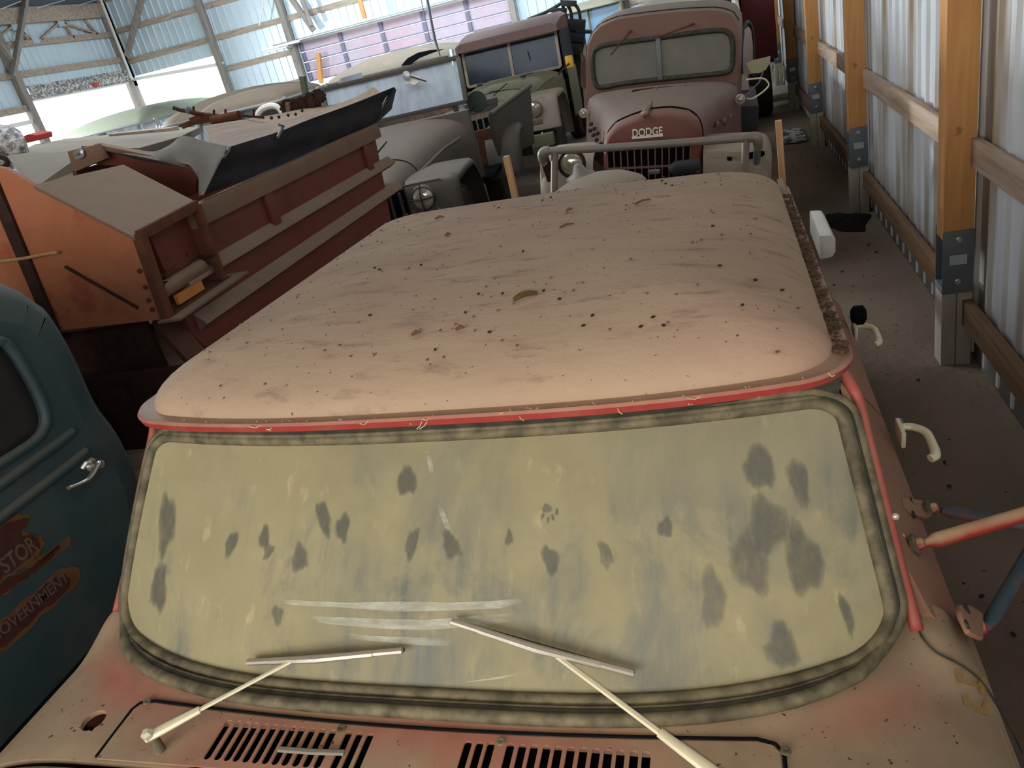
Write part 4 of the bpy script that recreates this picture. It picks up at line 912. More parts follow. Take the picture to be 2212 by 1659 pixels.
mb = MB(); mb.sheet([L3, L2, L1, So, bk0, back]); mb.build('cab_shell', M['teal'], pk, ang=70)
# door panel with its window opening
wn = [K(u, v) for u, v in [(0,735),(20,752),(50,795),(80,850),(95,890),(96,920),(78,948),(40,975),(0,1000)]]
zt = wn[0].z; zbt = wn[-1].z
bmv = bmesh.new()
def lp(pts):
    vs = [bmv.verts.new((p[0], p[1], 0)) for p in pts]; return [bmv.edges.new((vs[i], vs[(i+1)%len(vs)])) for i in range(len(vs))]
outp = [(p.y, p.z) for p in L3]; outp += [(.45, .55)]
ed = lp(outp); hole = [(.85, zbt), (.85, zt+.01), (1.1, zt+.012)]+[(p.y, p.z) for p in spline(wn, 3)]+[(1.1, zbt)]
ed += lp(hole)
bmesh.ops.triangle_fill(bmv, use_beauty=True, edges=ed)
ext = bmesh.ops.extrude_face_region(bmv, geom=list(bmv.faces))
for q in [e for e in ext['geom'] if isinstance(e, bmesh.types.BMVert)]: q.co.z = -.03
for q in bmv.verts: q.co = Vector((q.co.z, q.co.x, q.co.y))
bmesh.ops.recalc_face_normals(bmv, faces=bmv.faces); me = bpy.data.meshes.new('door'); bmv.to_mesh(me); bmv.free(); me.materials.append(M['teal'])
pdoor = bpy.data.objects.new('door', me); COL.objects.link(pdoor); pdoor.parent = pk
MB().tube([Vector((.004, y, z)) for y, z in hole], .016, 8, closed=True).build('window_moulding', M['teal'], pdoor, ang=70); MB().tube([Vector((-.012, y, z)) for y, z in hole], .010, 8, closed=True).build('window_rubber', M['rubber'], pdoor, ang=70)
def dkglass(name, c, r=.12, spec=.6, dust=.25):
    t = NT(name); t.col(t.mix(t.math('MULTIPLY', t.noise(4, 5, .6), dust*2), c, srgb(140, 134, 122))); t.rough(r); t.b.inputs['Specular IOR Level'].default_value = spec; return t.m
M['dark_glass'] = dkglass('dark_cab_glass', srgb(20, 22, 26), .15, .5, .05)
MB().prism([(-.02, y, z) for y, z in hole], (-.005, 0, 0)).build('side_window', M['dark_glass'], pdoor)
MB().tube([(-.005, .5, zt-.16), (-.005, 1.5, zt-.16)], .006, 6).build('window_bar', M['steel_grey'], pdoor)
for (u0, v0), (u1, v1) in (((0,1047), (160,934)), ((0,1122), (188,974))):
    a = K(u0, v0, .004); b = K(u1, v1, .004); z = (a.z+b.z)/2; MB().tube([(.0, .6, z), (.002, b.y-.06, z), (-.006, b.y, z)], .019, 10, flat=.9).build('belt_moulding', M['teal'], pdoor, ang=70)
h0 = K(196, 1004, .0); h1 = K(205, 1012, .05); h2 = K(190, 1035, .055); h3 = K(148, 1054, .055)
MB().lathe([(.022, 0), (.024, .006), (.016, .022), (.014, .045), (.002, .05)], h0, (1, 0, 0), 14).build('handle_base', M['pitted'], pdoor); MB().tube(spline([h0+V(.03,0,.008), h1+V(0,.012,.004), h2, h3], 6), [.014]*7+[.011]*6+[.009]*6, 8, flat=.7).build('door_handle', plain('bright_chrome', srgb(220, 218, 212), .15, .9, .04), pdoor, ang=70)
MB().tube([K(178, 1012, .02), K(186, 1000, .03), K(195, 998, .03)], .008, 6).build('lock_lever', M['pitted'], pdoor)
def rustp(pts, dx, mat, nm, par):
    ps = [K(u, v, dx) for u, v in pts]; q = spline(ps, 4, closed=True); random.seed(int(pts[0][1])); q = [p+V(0, random.uniform(-.006, .006), random.uniform(-.006, .006)) for p in q]
    return MB().prism(q, (.0012, 0, 0)).build(nm, M[mat], par)
def shrink(pts, f, dy=0): cx = sum(u for u, v in pts)/len(pts); cy = sum(v for u, v in pts)/len(pts); return [(cx+(u-cx)*f, cy+(v-cy)*f+dy) for u, v in pts]
RA = [(-40,1160),(0,1134),(30,1116),(62,1110),(58,1128),(42,1148),(70,1154),(92,1164),(86,1192),(60,1220),(20,1245),(-40,1280)]
RB = [(-40,1285),(30,1242),(90,1202),(150,1160),(142,1184),(100,1220),(50,1256),(0,1292),(-40,1318)]
RC = [(-40,1378),(20,1325),(80,1272),(130,1232),(168,1226),(172,1258),(140,1288),(90,1330),(30,1388),(-40,1430)]
for pts, f in ((RA, .86), (RB, .74), (RC, .78)):
    o = rustp(pts, .001, 'teal_rust', 'rust_patch', pdoor); rustp(shrink(pts, f), .0022, 'deep_rust', 'rust_core', pdoor)
M['faded_letter'] = plain('faded_lettering', srgb(98, 80, 66), .8, 0, .3, 30)
def dtext(s, a, b, size, bold=.001):
    A_ = K(*a, .0045); B_ = K(*b, .0045); d = (B_-A_).normalized(); m = (A_+B_)/2; n = Vector((1, 0, 0)); up = n.cross(d).normalized()
    mt = Matrix((d, up, n)).transposed().to_4x4(); mt.translation = m
    o = hull_text(s, size, .0003, 'lettering', M['faded_letter'], pdoor, mt, bold); w_ = o.dimensions.x
    if w_ > 0: k = (B_-A_).length/w_; o.matrix_local = mt @ Matrix.Scale(k, 4, (1, 0, 0))
dtext('STOR', (4, 1228), (76, 1172), .07); dtext('S GOVERNMENT', (-40, 1400), (146, 1244), .05)
MB().tube([(.004, .3, .80), (.004, 2.0, .80)], .008, 6).build('door_seam', M['black'], pk); MB().bb(-.06, .03, .3, 2.05, .50, .70).build('running_board', M['teal'], pk, bevel=.02)
MB().bb(-1.5, -.05, 2.12, 3.05, .62, .68).build('bed_floor', M['grey_wood_x'], pk); 
for z in (.70, .84, .98): MB().bb(-.10, -.06, 2.12, 3.05, z, z+.09).build('bed_rail', M['rust_dark'], pk, bevel=.004)
MB().prism([(-.05, 2.2, .93), (-.05, 2.34, .95), (-.05, 2.31, .86), (-.05, 2.23, .85)], (.02, 0, 0)).build('rail_plate', M['galv'], pk)
MB().bb(-1.5, -1.46, 2.12, 3.05, .68, 1.12).build('bed_side', M['rust_dark'], pk); MB().bb(-1.5, -.05, 3.0, 3.05, .68, 1.12).build('tailgate', M['rust_dark'], pk)
MB().bb(-1.5, -.2, .5, 2.05, .5, .55).build('cab_floor', M['black'], pk); MB().bb(-1.52, -1.5, .5, 2.1, .5, 1.9).build('far_side', M['teal'], pk)
for y in (0.1, 2.75): wheel(pk, (-.25, y, .38), .38, .18, (M['tire'], M['teal']), False)

# ================================================================== red flat-nosed truck by the wall
def resample(pts, n):
    pts = [Vector(p) for p in pts]; L = [0]
    for a, b in zip(pts, pts[1:]): L.append(L[-1]+(b-a).length)
    out = []; j = 0
    for k in range(n):
        s = L[-1]*k/(n-1)
        while j < len(L)-2 and L[j+1] < s: j += 1
        t = (s-L[j])/max(1e-6, L[j+1]-L[j]); out.append(pts[j].lerp(pts[j+1], min(1, t)))
    return out
M['maroon'] = dusty('dusty_maroon_paint', srgb(116, 56, 46), srgb(124, 108, 94), up_amt=.65, off=.56, noise_amt=.22, scale=2, rough=.6, var=.12, bump=.03)
M['maroon_nose'] = dusty('maroon_nose_paint', srgb(112, 50, 42), srgb(128, 100, 86), up_amt=.7, off=.15, noise_amt=.25, scale=2, rough=.55, var=.12, bump=.03)
M['offwhite'] = dusty('dusty_offwhite_fender', srgb(168, 156, 138), srgb(150, 132, 112), up_amt=.4, off=.3, noise_amt=.3, scale=3, rough=.75, bump=.03)
M['dusty_pane'] = dkglass('dust_greyed_pane', srgb(88, 84, 78), .45, .3, .3)
M['lens'] = plain('headlamp_lens', srgb(196, 188, 168), .12, .55, .2, 26)
M['pipe_grey'] = plain('grey_pipe', srgb(134, 126, 114), .5, .2, .1, 14)
M['rubber_black'] = plain('black_rubber', srgb(40, 40, 40), .7, 0, .2, 14)
PFR = frame(-.735, 6.5, 0, -1.5, -6.5)
pw = thing('red_truck', 'old dusty red truck with a pipe bumper, split windshield and white nameplate', 'truck', PFR)
def G(u, v, y): return at(u, v, 1, y, PFR)
def GX(u, v, x): return at(u, v, 0, x, PFR)
nose = [(1303,380),(1303,310),(1309,291),(1326,271),(1358,257),(1400,243),(1445,239),(1486,245),(1508,262),(1516,288),(1518,375)]
cowlp = [(1268,330),(1268,232),(1272,214),(1290,202),(1340,193),(1420,184),(1500,177),(1570,176),(1592,186),(1598,215),(1600,310)]
N0 = resample([G(u, v, 0) for u, v in nose], 34); N1 = [Vector((p.x, 0, p.z)) for p in N0]
cx = sum(p.x for p in N0)/34
def sc_sec(S, f, y, zc=.9): return [Vector((cx+(p.x-cx)*f, y, zc+(p.z-zc)*f)) for p in S]
nz = MB(); nz.loft([sc_sec(N0, .90, -.045), sc_sec(N0, .96, -.03), sc_sec(N0, .99, 0), sc_sec(N0, 1, .05), sc_sec(N0, 1.0, .16)]); nz.build('nose_panel', M['maroon_nose'], pw, ang=60)
C0 = resample([G(u, v, 1.5) for u, v in cowlp], 34); hd = []
for k in range(9):
    t = k/8; hd.append([Vector((a.x*1.005*(1-t)+b.x*t, .185+(1.5-.185)*t, (a.z+.006)*(1-t)+b.z*t+.03*sin(pi*t)*(1 if 6 < i < 27 else 0))) for i, (a, b) in enumerate(zip(N0, C0))])
MB().loft(hd).build('hood', M['maroon'], pw, ang=60)
MB().tube(resample([p+V(0,.0,.004) for p in [Vector((q.x, .174, q.z)) for q in N0]][6:-2], 24), .009, 6).build('hood_gap', M['black'], pw)
g0 = [G(u, v, -.05) for u, v in [(1311,322),(1492,308),(1490,392),(1316,398)]]
MB().prism(g0, (0, .02, 0)).build('grille_backing', M['black'], pw)
gr = tag(bpy.data.objects.new('grille', None)); COL.objects.link(gr); gr.parent = pw
for k in range(13):
    t = k/12; a = g0[0].lerp(g0[1], t); b = g0[3].lerp(g0[2], t); MB().beam(a+V(0,-.012,0), b+V(0,-.012,0), .010, .016, (0,1,0)).build('grille_bar', M['maroon'], gr)
for t in (.0, .55, 1): a = g0[0].lerp(g0[3], t); b = g0[1].lerp(g0[2], t); MB().beam(a+V(0,-.016,0), b+V(0,-.016,0), .014, .016).build('cross_bar', M['maroon'], gr)
na = G(1366, 289, -.065); nb = G(1431, 283, -.065); dx = (nb-na).normalized(); mt = Matrix((dx, Vector((0,-1,0)).cross(dx), Vector((0,-1,0)))).transposed().to_4x4(); mt.translation = (na+nb)/2
M['letter'] = plain('white_enamel_letter', srgb(240, 232, 214), .4, 0, .03)
lt = hull_text('DODGE', .085, .006, 'lettering', M['letter'], pw, mt, .001, 'white raised nameplate letters'); k = (nb-na).length/max(.01, lt.dimensions.x); lt.matrix_local = mt @ Matrix.Scale(k, 4, (1, 0, 0))
MB().beam(G(1365,298,-.062), G(1432,292,-.062), .014, .016).build('nameplate_bar', M['letter'], pw)
MB().tube([G(1391,247,-.02), G(1396,240,.05), G(1402,232,.2), G(1411,210,.7), G(1418,190,1.1)], [.03, .028, .018, .013, .010], 8).build('hood_ornament', M['maroon'], pw); MB().ball(G(1393,246,-.03), .035, 8, (1, 1.2, .7)).build('ornament_head', M['tan_dust'], pw)
MB().tube(spline([G(1366,197,1.1), G(1380,194,1.15), G(1430,189,1.15), G(1468,188,1.15), G(1484,185,1.15)], 3), .008, 6).build('hood_strip', M['rust_dark'], pw)
cab = [(1266,330),(1266,200),(1266,130),(1270,92),(1279,68),(1296,49),(1330,33),(1400,23),(1480,15),(1550,12),(1583,18),(1598,38),(1602,80),(1600,150),(1598,215),(1600,320)]
CB = resample([G(u, v, 1.75) for u, v in cab], 40); ccx = sum(p.x for p in CB)/40
def cs(f, y, zc=1.2, dz=0): return [Vector((ccx+(p.x-ccx)*f, y, zc+(p.z-zc)*f+dz)) for p in CB]
MB().loft([cs(.965, 1.60), cs(.985, 1.68), cs(1, 1.78), cs(1.02, 2.0), cs(1.03, 2.4), cs(1.02, 2.8), cs(.97, 2.95)]).build('cab', M['maroon'], pw, ang=60)
wsl = [(1281,150),(1281,120),(1288,106),(1310,97),(1360,90),(1430,81),(1500,71),(1555,66),(1574,72),(1582,90),(1583,120),(1580,145),(1566,157),(1500,164),(1420,172),(1350,180),(1305,188),(1288,184)]
WL = spline([G(u, v, 1.585) for u, v in wsl], 4, closed=True)
MB().tube(WL, .024, 8, closed=True).build('windshield_rubber', M['gasket_dark'], pw, ang=70)
cw = sum((p for p in WL), Vector())/len(WL)
MB().prism([cw+(p-cw)*.99 for p in WL], (0, .01, 0)).build('windshield_pane', M['dusty_pane'], pw, label='dusty grey split windshield')
MB().beam(G(1421,82,1.57), G(1427,172,1.57), .045, .02, (0,1,0)).build('centre_bar', M['steel_grey'], pw, bevel=.004)
for a, b in (((1361,67),(1319,119)), ((1497,52),(1412,83))):
    MB().tube([G(*a,1.60), G(*a,1.53), G((a[0]+b[0])/2,(a[1]+b[1])/2,1.54), G(*b,1.56)], [.012,.011,.007,.006], 6).build('wiper_arm', M['rust'], pw)
MB().tube(resample([p+V(0,.0,.002) for p in [Vector((q.x, 1.69, q.z)) for q in cs(.99, 1.69)]][9:-12], 20), .006, 5).build('roof_seam', M['gasket_dark'], pw)
xr = CB[-6].x*1.02
MB().prism([G(u, v, 2.0+(u-1603)*.028) for u, v in [(1603,160),(1603,100),(1606,70),(1614,56),(1620,66),(1624,100),(1624,160)]], (.012, 0, 0)).build('side_window', dkglass('blue_side_glass', srgb(92, 108, 122), .2, .5, .2), pw)
MB().tube(spline([G(u, v, 1.98+(u-1603)*.028) for u, v in [(1601,160),(1601,95),(1605,62),(1615,47),(1623,62),(1627,100),(1627,165)]], 4), .02, 6).build('door_frame', M['rubber_black'], pw)
MB().prism([G(u, v, 2.3) for u, v in [(1262,95),(1268,120),(1270,240),(1262,232),(1256,130)]], (.02, 0, 0)).build('left_door', M['offwhite'], pw, label='left door standing ajar, pale edge'); MB().prism([G(u, v, 2.28) for u, v in [(1260,115),(1264,130),(1265,190),(1260,185)]], (-.03, 0, 0)).build('door_trim', M['maroon'], pw)
for u, v, y in ((1262, 243, 1.35), (1599, 213, 1.35)):
    c = G(u, v, y); mk = MB().lathe([(.030, 0), (.045, -.03), (.045, -.05), (.038, -.052), (.036, -.045), (.001, -.043)], c, (0, 1, 0), 16).build('marker_lamp', M['pitted'], pw); MB().lathe([(.035, -.046), (.02, -.056), (.001, -.06)], c, (0, 1, 0), 14).build('lens', M['lens'], mk)
for q in range(2):
    for k in range(3): a = G(1545+14*k-10*q, 268-8*k+12*q, .55+.18*k); b = MB().box(a+V(.02, 0, 0), (.03, .10, .035)).build('side_louver', M['maroon'], pw, bevel=.01)
for q in range(2):
    for k in range(3): a = G(1276+7*k+2*q, 282+10*k-14*q, .75-.2*k); MB().box(a+V(-.005, 0, 0), (.03, .05, .03)).build('side_louver', M['rubber_black'], pw, bevel=.006)
# fenders
def fender(nm, x0, x1, prof, th, mat, par, edge=.06):
    """plate swept along a (y,z) profile; the outer edge (x1) rolls down"""
    s = 1 if x1 > x0 else -1; pr = spline([(0, y, z) for y, z in prof], 4); rows = []
    for i, p in enumerate(pr):
        a = pr[max(0, i-1)]; b = pr[min(len(pr)-1, i+1)]; t = (b-a).normalized(); n = Vector((0, -t.z, t.y))
        if n.z < 0 and abs(n.z) > abs(n.y): n = -n
        rows.append([Vector((x0+(x1-x0)*f, p.y, p.z))-n*e for f, e in ((0, 0), (.3, 0), (.6, .003), (.82, .008), (.93, edge*.3), (.98, edge*.65), (1, edge), (1, edge*1.5))])
    return MB().sheet(rows, th, (0, .3, -1)).build(nm, mat, par, ang=60)
fp = [(-.16, .70), (-.14, .90), (-.06, 1.10), (.12, 1.16), (.45, 1.16), (.85, 1.04), (1.2, .72)]
xl = G(1159, 352, -.1).x; xo = G(1670, 320, -.1).x
fl_ = fender('front_fender', -.44, xl, fp, .02, M['offwhite'], pw, .10); fr_ = fender('front_fender', .44, xo, fp, .02, M['offwhite'], pw, .10)
for (x0, x1) in ((-.44, xl), (.44, xo)):
    w0, w1 = min(x0, x1), max(x0, x1); MB().prism([(w0+.02, -.10, .72), (w1-.02, -.10, .72), (w1-.02, -.10, 1.02), (w1-.10, -.10, 1.10), (w0+.02, -.08, 1.13)], (0, .04, 0)).build('fender_front', M['offwhite'], pw, bevel=.015)
hl = G(1235, 353, -.28); hp = MB().lathe([(.06, .12), (.112, .02), (.118, -.01), (.105, -.03), (.098, -.02), (.09, .0), (.001, .0)], hl, (0, 1, 0), 24).build('headlamp', M['rubber_black'], pw, ang=60); MB().lathe([(.094, -.012), (.075, -.034), (.04, -.046), (.001, -.05)], hl, (0, 1, 0), 20).build('lens', M['lens'], hp, ang=70)
MB().prism([G(u, v, -.21) for u, v in [(1608,332),(1648,326),(1648,338),(1610,346)]], (0, .03, 0)).build('lamp_opening', M['black'], pw)
for pts in ([(1570,340),(1582,340),(1581,348),(1571,347)], [(1644,330),(1652,328),(1652,336),(1645,337)]): MB().prism([G(u, v, -.22) for u, v in pts], (0, .03, 0)).build('bolt_hole', M['black'], pw)
bp = tag(bpy.data.objects.new('pipe_bumper', None)); COL.objects.link(bp); bp.parent = pw
yb_ = -.42; r = .030
MB().tube([G(1184,326,yb_), G(1300,320,yb_), G(1450,310,yb_), G(1622,297,yb_)], r, 10).build('top_pipe', M['pipe_grey'], bp)
for pts in ([(1186,326,yb_), (1176,327,yb_), (1171,333,yb_), (1173,345,yb_+.1), (1180,352,yb_+.12)], [(1620,297,yb_), (1632,296,yb_), (1637,301,yb_), (1637,318,yb_+.05)]): MB().tube(spline([G(*q) for q in pts], 4), r*1.25, 10).build('elbow', M['pipe_grey'], bp)
MB().tube([G(1199,326,yb_), G(1198,362,yb_), G(1197,420,yb_)], r*.95, 10).build('upright', M['pipe_grey'], bp); MB().tube([G(1611,300,yb_), G(1610,335,yb_), G(1608,380,yb_)], r*.95, 10).build('upright', M['pipe_grey'], bp)
MB().beam(G(1176,342,yb_+.1), G(1191,388,yb_+.2), .06, .05, (0,1,0)).build('brace', M['rust_dark'], bp); MB().tube([G(1636,315,yb_+.05), G(1634,352,yb_+.15)], r*.9, 8).build('brace', M['steel_grey'], bp)
bz = MB(); bz.bb(-.9, .9, -.5, -.38, .58, .74); bz.build('bumper_beam', M['steel_grey'], bp, bevel=.01)
MB().tube([G(1450,371,-.5), G(1462,363,-.5), G(1492,360,-.5), G(1512,356,-.5)], [.05,.055,.055,.055], 12).build('winch_drum', M['rubber_black'], pw); MB().box(G(1413,371,-.5), (.09, .06, .03)).build('winch_plate', M['steel_grey'], pw, bevel=.01)
# mirror
ma = GX(1640, 138, .97); mh = MB()
ol = [G(u, v, 1.9) for u, v in [(1611,136),(1625,130),(1650,125),(1664,121),(1664,134),(1655,150),(1640,158),(1625,158),(1617,150)]]; mc = sum(ol, Vector())/len(ol)
mh.loft([[mc+(p-mc)*.55+V(0,.12,0) for p in ol], [mc+(p-mc)*.9+V(0,.07,0) for p in ol], ol, [mc+(p-mc)*.97+V(0,-.03,0) for p in ol]]); mm = mh.build('mirror_head', dusty('dusty_mirror_chrome', srgb(196, 190, 156), srgb(168, 160, 134), up_amt=.2, off=.3, noise_amt=.3, rough=.4, bump=0), pw, ang=60)
MB().tube(spline([G(u, v, 1.55) for u, v in [(1612,172),(1640,169),(1652,171),(1659,178),(1660,186),(1646,200),(1625,213),(1612,213)]], 4), .008, 6).build('mirror_wire', M['cream_metal'], pw); MB().tube([G(1612,206,1.6), G(1640,178,1.6), G(1648,155,1.75)], .008, 6).build('mirror_arm', M['steel_grey'], pw)
MB().bb(.50, .92, 2.1, 3.6, .42, 1.12).build('side_toolbox', plain('dark_toolbox', srgb(44, 44, 50), .6), pw, bevel=.02); MB().bb(.46, .60, 1.62, 2.95, .5, 1.2).build('right_door', M['maroon'], pw, bevel=.02)
for x in (-.72, .72):
    for y in (.42, 3.6): wheel(pw, (x, y, .44), .44, .22, (M['tire'], M['maroon']))
MB().bb(-.85, .85, 3.1, 4.9, .85, 1.15).build('cargo_box', M['maroon'], pw, bevel=.02); MB().bb(-.35, .35, 0, 4.9, .55, .7).build('chassis_rail', M['black'], pw)
# drum in the front truck's bed
dr = thing('round_drum', 'pale dusty drum with a domed lid, just behind the dusty roof', 'drum', Matrix.Translation((0, 0, 0)))
dc = at(1292, 398, 1, 5.0); dr.location = (dc.x, 5.0, .93)
hz = at(1292, 374, 1, 5.0).z-.93
MB().lathe([(.30, 0), (.31, .02), (.31, hz-.10), (.29, hz-.075), (.2, hz-.03), (.10, hz-.008), (.002, hz)], (0, 0, 0), (0, 0, 1), 28).build('drum_body', M['offwhite'], dr, ang=50)
MB().lathe([(.10, 0), (.09, .012), (.05, .03), (.03, .075), (.012, .085), (.001, .085)], (-.12, .1, hz-.02), (-.1, 0, 1), 16).build('cap', M['pipe_grey'], dr, ang=50)

# ================================================================== army-type trucks
M['olive_dark'] = dusty('dusty_dark_olive', srgb(74, 70, 64), srgb(126, 112, 98), up_amt=.6, off=.05, noise_amt=.2, scale=1.6, rough=.5, var=.15, bump=.02)
M['olive_pale'] = dusty('dusty_pale_olive', srgb(110, 106, 78), srgb(146, 140, 112), up_amt=.6, off=.05, noise_amt=.35, scale=2, rough=.6, bump=.02)
M['canvas'] = dusty('brown_canvas_top', srgb(112, 84, 78), srgb(138, 118, 110), up_amt=.6, off=.08, noise_amt=.3, scale=2, rough=.9)
M['blue_glass'] = dkglass('blue_grey_glass', srgb(26, 38, 54), .1, .22, .06)
def bright_glass():
    t = NT('dusty_clear_glass'); n = t.noise(6, 5, .6, stretch=(1, 1, .3)); t.col(t.mix(n, srgb(176, 190, 202), srgb(206, 214, 220))); t.rough(.3); t.b.inputs['Transmission Weight'].default_value = .0
    t.b.inputs['Alpha'].default_value = .45; t.lk(t.ramp(n, .3, .75, (.40,.40,.40,1), (.72,.72,.72,1)), t.b.inputs['Alpha']); return t.m
M['clear_dusty'] = bright_glass()
def army(nm, label, fr, body, ft, zf, zh, zw0, zw1, pane, guard, rise):
    t = thing(nm, label, 'truck', fr)
    secs = []
    for y, hw, zt, zs in ((-.02, .42, zh-.22, zf-.16), (.02, .44, zh-.16, zf-.14), (.12, .46, zh-.10, zf-.12), (.5, .50, zh-.03, zf-.1), (1.0, .56, zh+.03, zf-.08), (1.5, .66, zh+.10, zf-.04), (1.72, .78, zh+.15, zf), (1.9, .88, zh+.20, zf)):
        zt = zh+(zt-zh)*rise; s = [Vector((-hw, y, .75)), Vector((-hw, y, zs))]
        for k in range(1, 16): a = pi-pi*k/16; s.append(Vector((hw*.98*(abs(cos(a))**.62)*(1 if cos(a) > 0 else -1), y, zs+(zt-zs)*sin(a)**.72)))
        s += [Vector((hw, y, zs)), Vector((hw, y, .75))]; secs.append(s)
    h = MB().loft(secs).build('hood', body, t, ang=60)
    for s in (-1, 1): MB().tube([(s*.47, .12, zf-.04), (s*.60, 1.3, zf+.06), (s*.74, 1.65, zf+.1)], .016, 6).build('hood_side_seam', body, t)
    for y in (.55,): MB().tube([secs[3][k]+V(0, 0, .004) for k in range(2, 18)], .006, 5).build('hood_panel_seam', M['black'], t)
    MB().tube([V(0, .14, zh-.10*rise+.005), V(0, .6, zh-.02*rise+.005), V(0, 1.3, zh+.07*rise+.005)], .006, 5).build('centre_hinge', M['black'], t)
    ffp = [(-.02, zf-.48), (-.0, zf-.15), (.06, zf-.02), (.22, zf), (.75, zf), (1.0, zf-.05), (1.22, zf-.3), (1.3, .45)]
    for s in (-1, 1):
        fender('front_fender', s*.45, s*.98, ffp, .02, ft, t, .05)
        MB().prism([(s*.42, .03, zf-.5), (s*.42, .03, zf-.03), (s*.80, .03, zf-.03), (s*.94, .03, zf-.12), (s*.97, .03, zf-.35), (s*.85, .03, zf-.5)], (0, .03, 0)).build('fender_face', ft, t, bevel=.008)
        c = V(s*.62, -.01, zf-.17); hlp = MB().lathe([(.07, .08), (.118, .03), (.122, -.02), (.112, -.05), (.104, -.04), (.001, -.03)], c, (0, 1, 0), 22).build('headlamp', M['pipe_grey'] if not guard else body, t, ang=60)
        MB().lathe([(.103, -.042), (.08, -.062), (.04, -.072), (.001, -.075)], c, (0, 1, 0), 20).build('lens', M['lens'], hlp, ang=70)
        if guard:
            MB().tube([c+V(-.13, -.05, 0), c+V(-.06, -.11, 0), c+V(.06, -.11, 0), c+V(.13, -.05, 0)], .007, 6).build('guard_bar', M['rubber_black'], hlp); MB().tube([c+V(0, -.05, -.13), c+V(0, -.11, -.06), c+V(0, -.11, .06), c+V(0, -.05, .13)], .007, 6).build('guard_bar', M['rubber_black'], hlp)
        MB().bb(s*.62-.09, s*.62+.09, -.03, .03, zf-.40, zf-.33).build('marker_plate', body, t, bevel=.006)
        wheel(t, (s*.74, .66, .45), .45, .24, (M['tire'], body)); wheel(t, (s*.74, 3.5, .45), .45, .24, (M['tire'], body), False)
    MB().bb(-.44, .44, -.03, .0, .62, zh-.26).build('grille_backing', M['black'], t)
    for k in range(9): MB().bb(-.40+.1*k-.012, -.40+.1*k+.012, -.055, -.03, .62, zh-.28).build('grille_bar', body, t)
    MB().bb(-.88, .88, -.34, -.22, .52, .70).build('front_bumper', body, t, bevel=.01); MB().bb(-.4, -.3, -.3, 4.6, .5, .62).build('chassis_rail', M['black'], t); MB().bb(.3, .4, -.3, 4.6, .5, .62).build('chassis_rail', M['black'], t)
    # windshield
    W = .84; y0, y1 = 1.98, 2.10
    f = tag(bpy.data.objects.new('windshield_frame', None)); COL.objects.link(f); f.parent = t
    def fb(x0, z0, x1, z1, w_): MB().beam((x0, y0+(y1-y0)*(z0-zw0)/(zw1-zw0), z0), (x1, y0+(y1-y0)*(z1-zw0)/(zw1-zw0), z1), w_, w_, (0,1,0) if x0 == x1 else (0,0,1)).build('frame_bar', ft if pane == 'blue' else body, f, bevel=.004)
    fb(-W, zw0, W, zw0, .045); fb(-W, zw1, W, zw1, .05); fb(-W, zw0, -W, zw1, .05); fb(W, zw0, W, zw1, .05)
    panes = ((-W, -.02), (.02, W)) if pane == 'blue' else ((-W, W),)
    if pane == 'blue': fb(0, zw0, 0, zw1, .05)
    for a, b in panes: MB().prism([(a, y0, zw0), (b, y0, zw0), (b, y1, zw1), (a, y1, zw1)], (0, .006, 0)).build('pane', M['blue_glass'] if pane == 'blue' else M['clear_dusty'], f)
    MB().bb(-.86, .86, 1.85, 1.97, zf-.3, zw0-.08).build('cowl', body, t, bevel=.02)
    MB().bb(-.95, .95, 1.95, 4.6, .66, .72).build('floor_pan', M['black'], t)
    return t
am = army('army_truck', 'dark dusty army truck with an open cab and folding windshield, beyond the hopper', frame(-3.42, 6.95, 0, 6), M['olive_dark'], M['olive_dark'], 1.16, 1.36, 1.60, 2.07, 'clear', True, .85)
AF = frame(-3.42, 6.95, 0, 6)
def A_(u, v, ax, val): return at(u, v, ax, val, AF)
MB().beam(A_(688,200,1,2.2), A_(958,131,1,2.2), .08, .085).build('top_bow', M['olive_dark'], am, bevel=.01); MB().beam(A_(958,131,1,2.15), A_(986,240,1,2.0), .055, .05, (0,1,0)).build('corner_post', M['olive_dark'], am, bevel=.006); MB().beam(A_(693,200,1,2.2), A_(700,232,1,2.1), .05, .05, (0,1,0)).build('corner_post', M['olive_dark'], am)
MB().lathe([(.05, 0), (.05, .05), (.02, .06), (.001, .06)], A_(880,163,1,2.02), (0, -1, 0), 12).build('wiper_motor', M['galv'], am); MB().tube([A_(884,164,1,1.98), A_(921,176,1,1.98)], .008, 5).build('wiper_arm', M['rubber_black'], am)
pp = MB(); pp.ring([(.10*cos(2*pi*k/12)*(1+.2*sin(3*k)), .05*sin(2*pi*k/12)*(1+.3*cos(2*k))) for k in range(12)], lambda a, b, t: A_(891,172,1,1.99)+V(a, -.005*t, b), [.5, 1]); pp.build('paper_scrap', M['white'], am)
# round green mirror, open body side, rear fender
MB().lathe([(.08, .03), (.115, .02), (.12, 0), (.112, -.012), (.001, -.014)], A_(1030,219,1,2.2), (0, 1, 0), 20).build('round_mirror', plain('dark_green_mirror', srgb(44, 56, 48), .5), am); MB().tube([A_(1024,228,1,2.18), A_(1008,250,1,2.15), A_(1004,270,1,2.1)], .014, 6).build('mirror_arm', M['rubber_black'], am)
xs = 1.0
def AX(u, v, x=xs): return A_(u, v, 0, x)
sp_ = AX(1063, 245); e_ = AX(1143, 186)
SR = [A_(1060,247,1,2.7), A_(1100,217,1,3.25), A_(1145,185,1,3.9)]; MB().tube(SR, .032, 8).build('slanted_rail', M['olive_dark'], am)
MB().prism([SR[0], SR[1], SR[2], A_(1150,240,1,3.8), A_(1155,310,1,3.6), A_(1085,345,1,2.8), A_(1064,290,1,2.72)], (-.03, 0, 0)).build('body_side', M['olive_dark'], am)
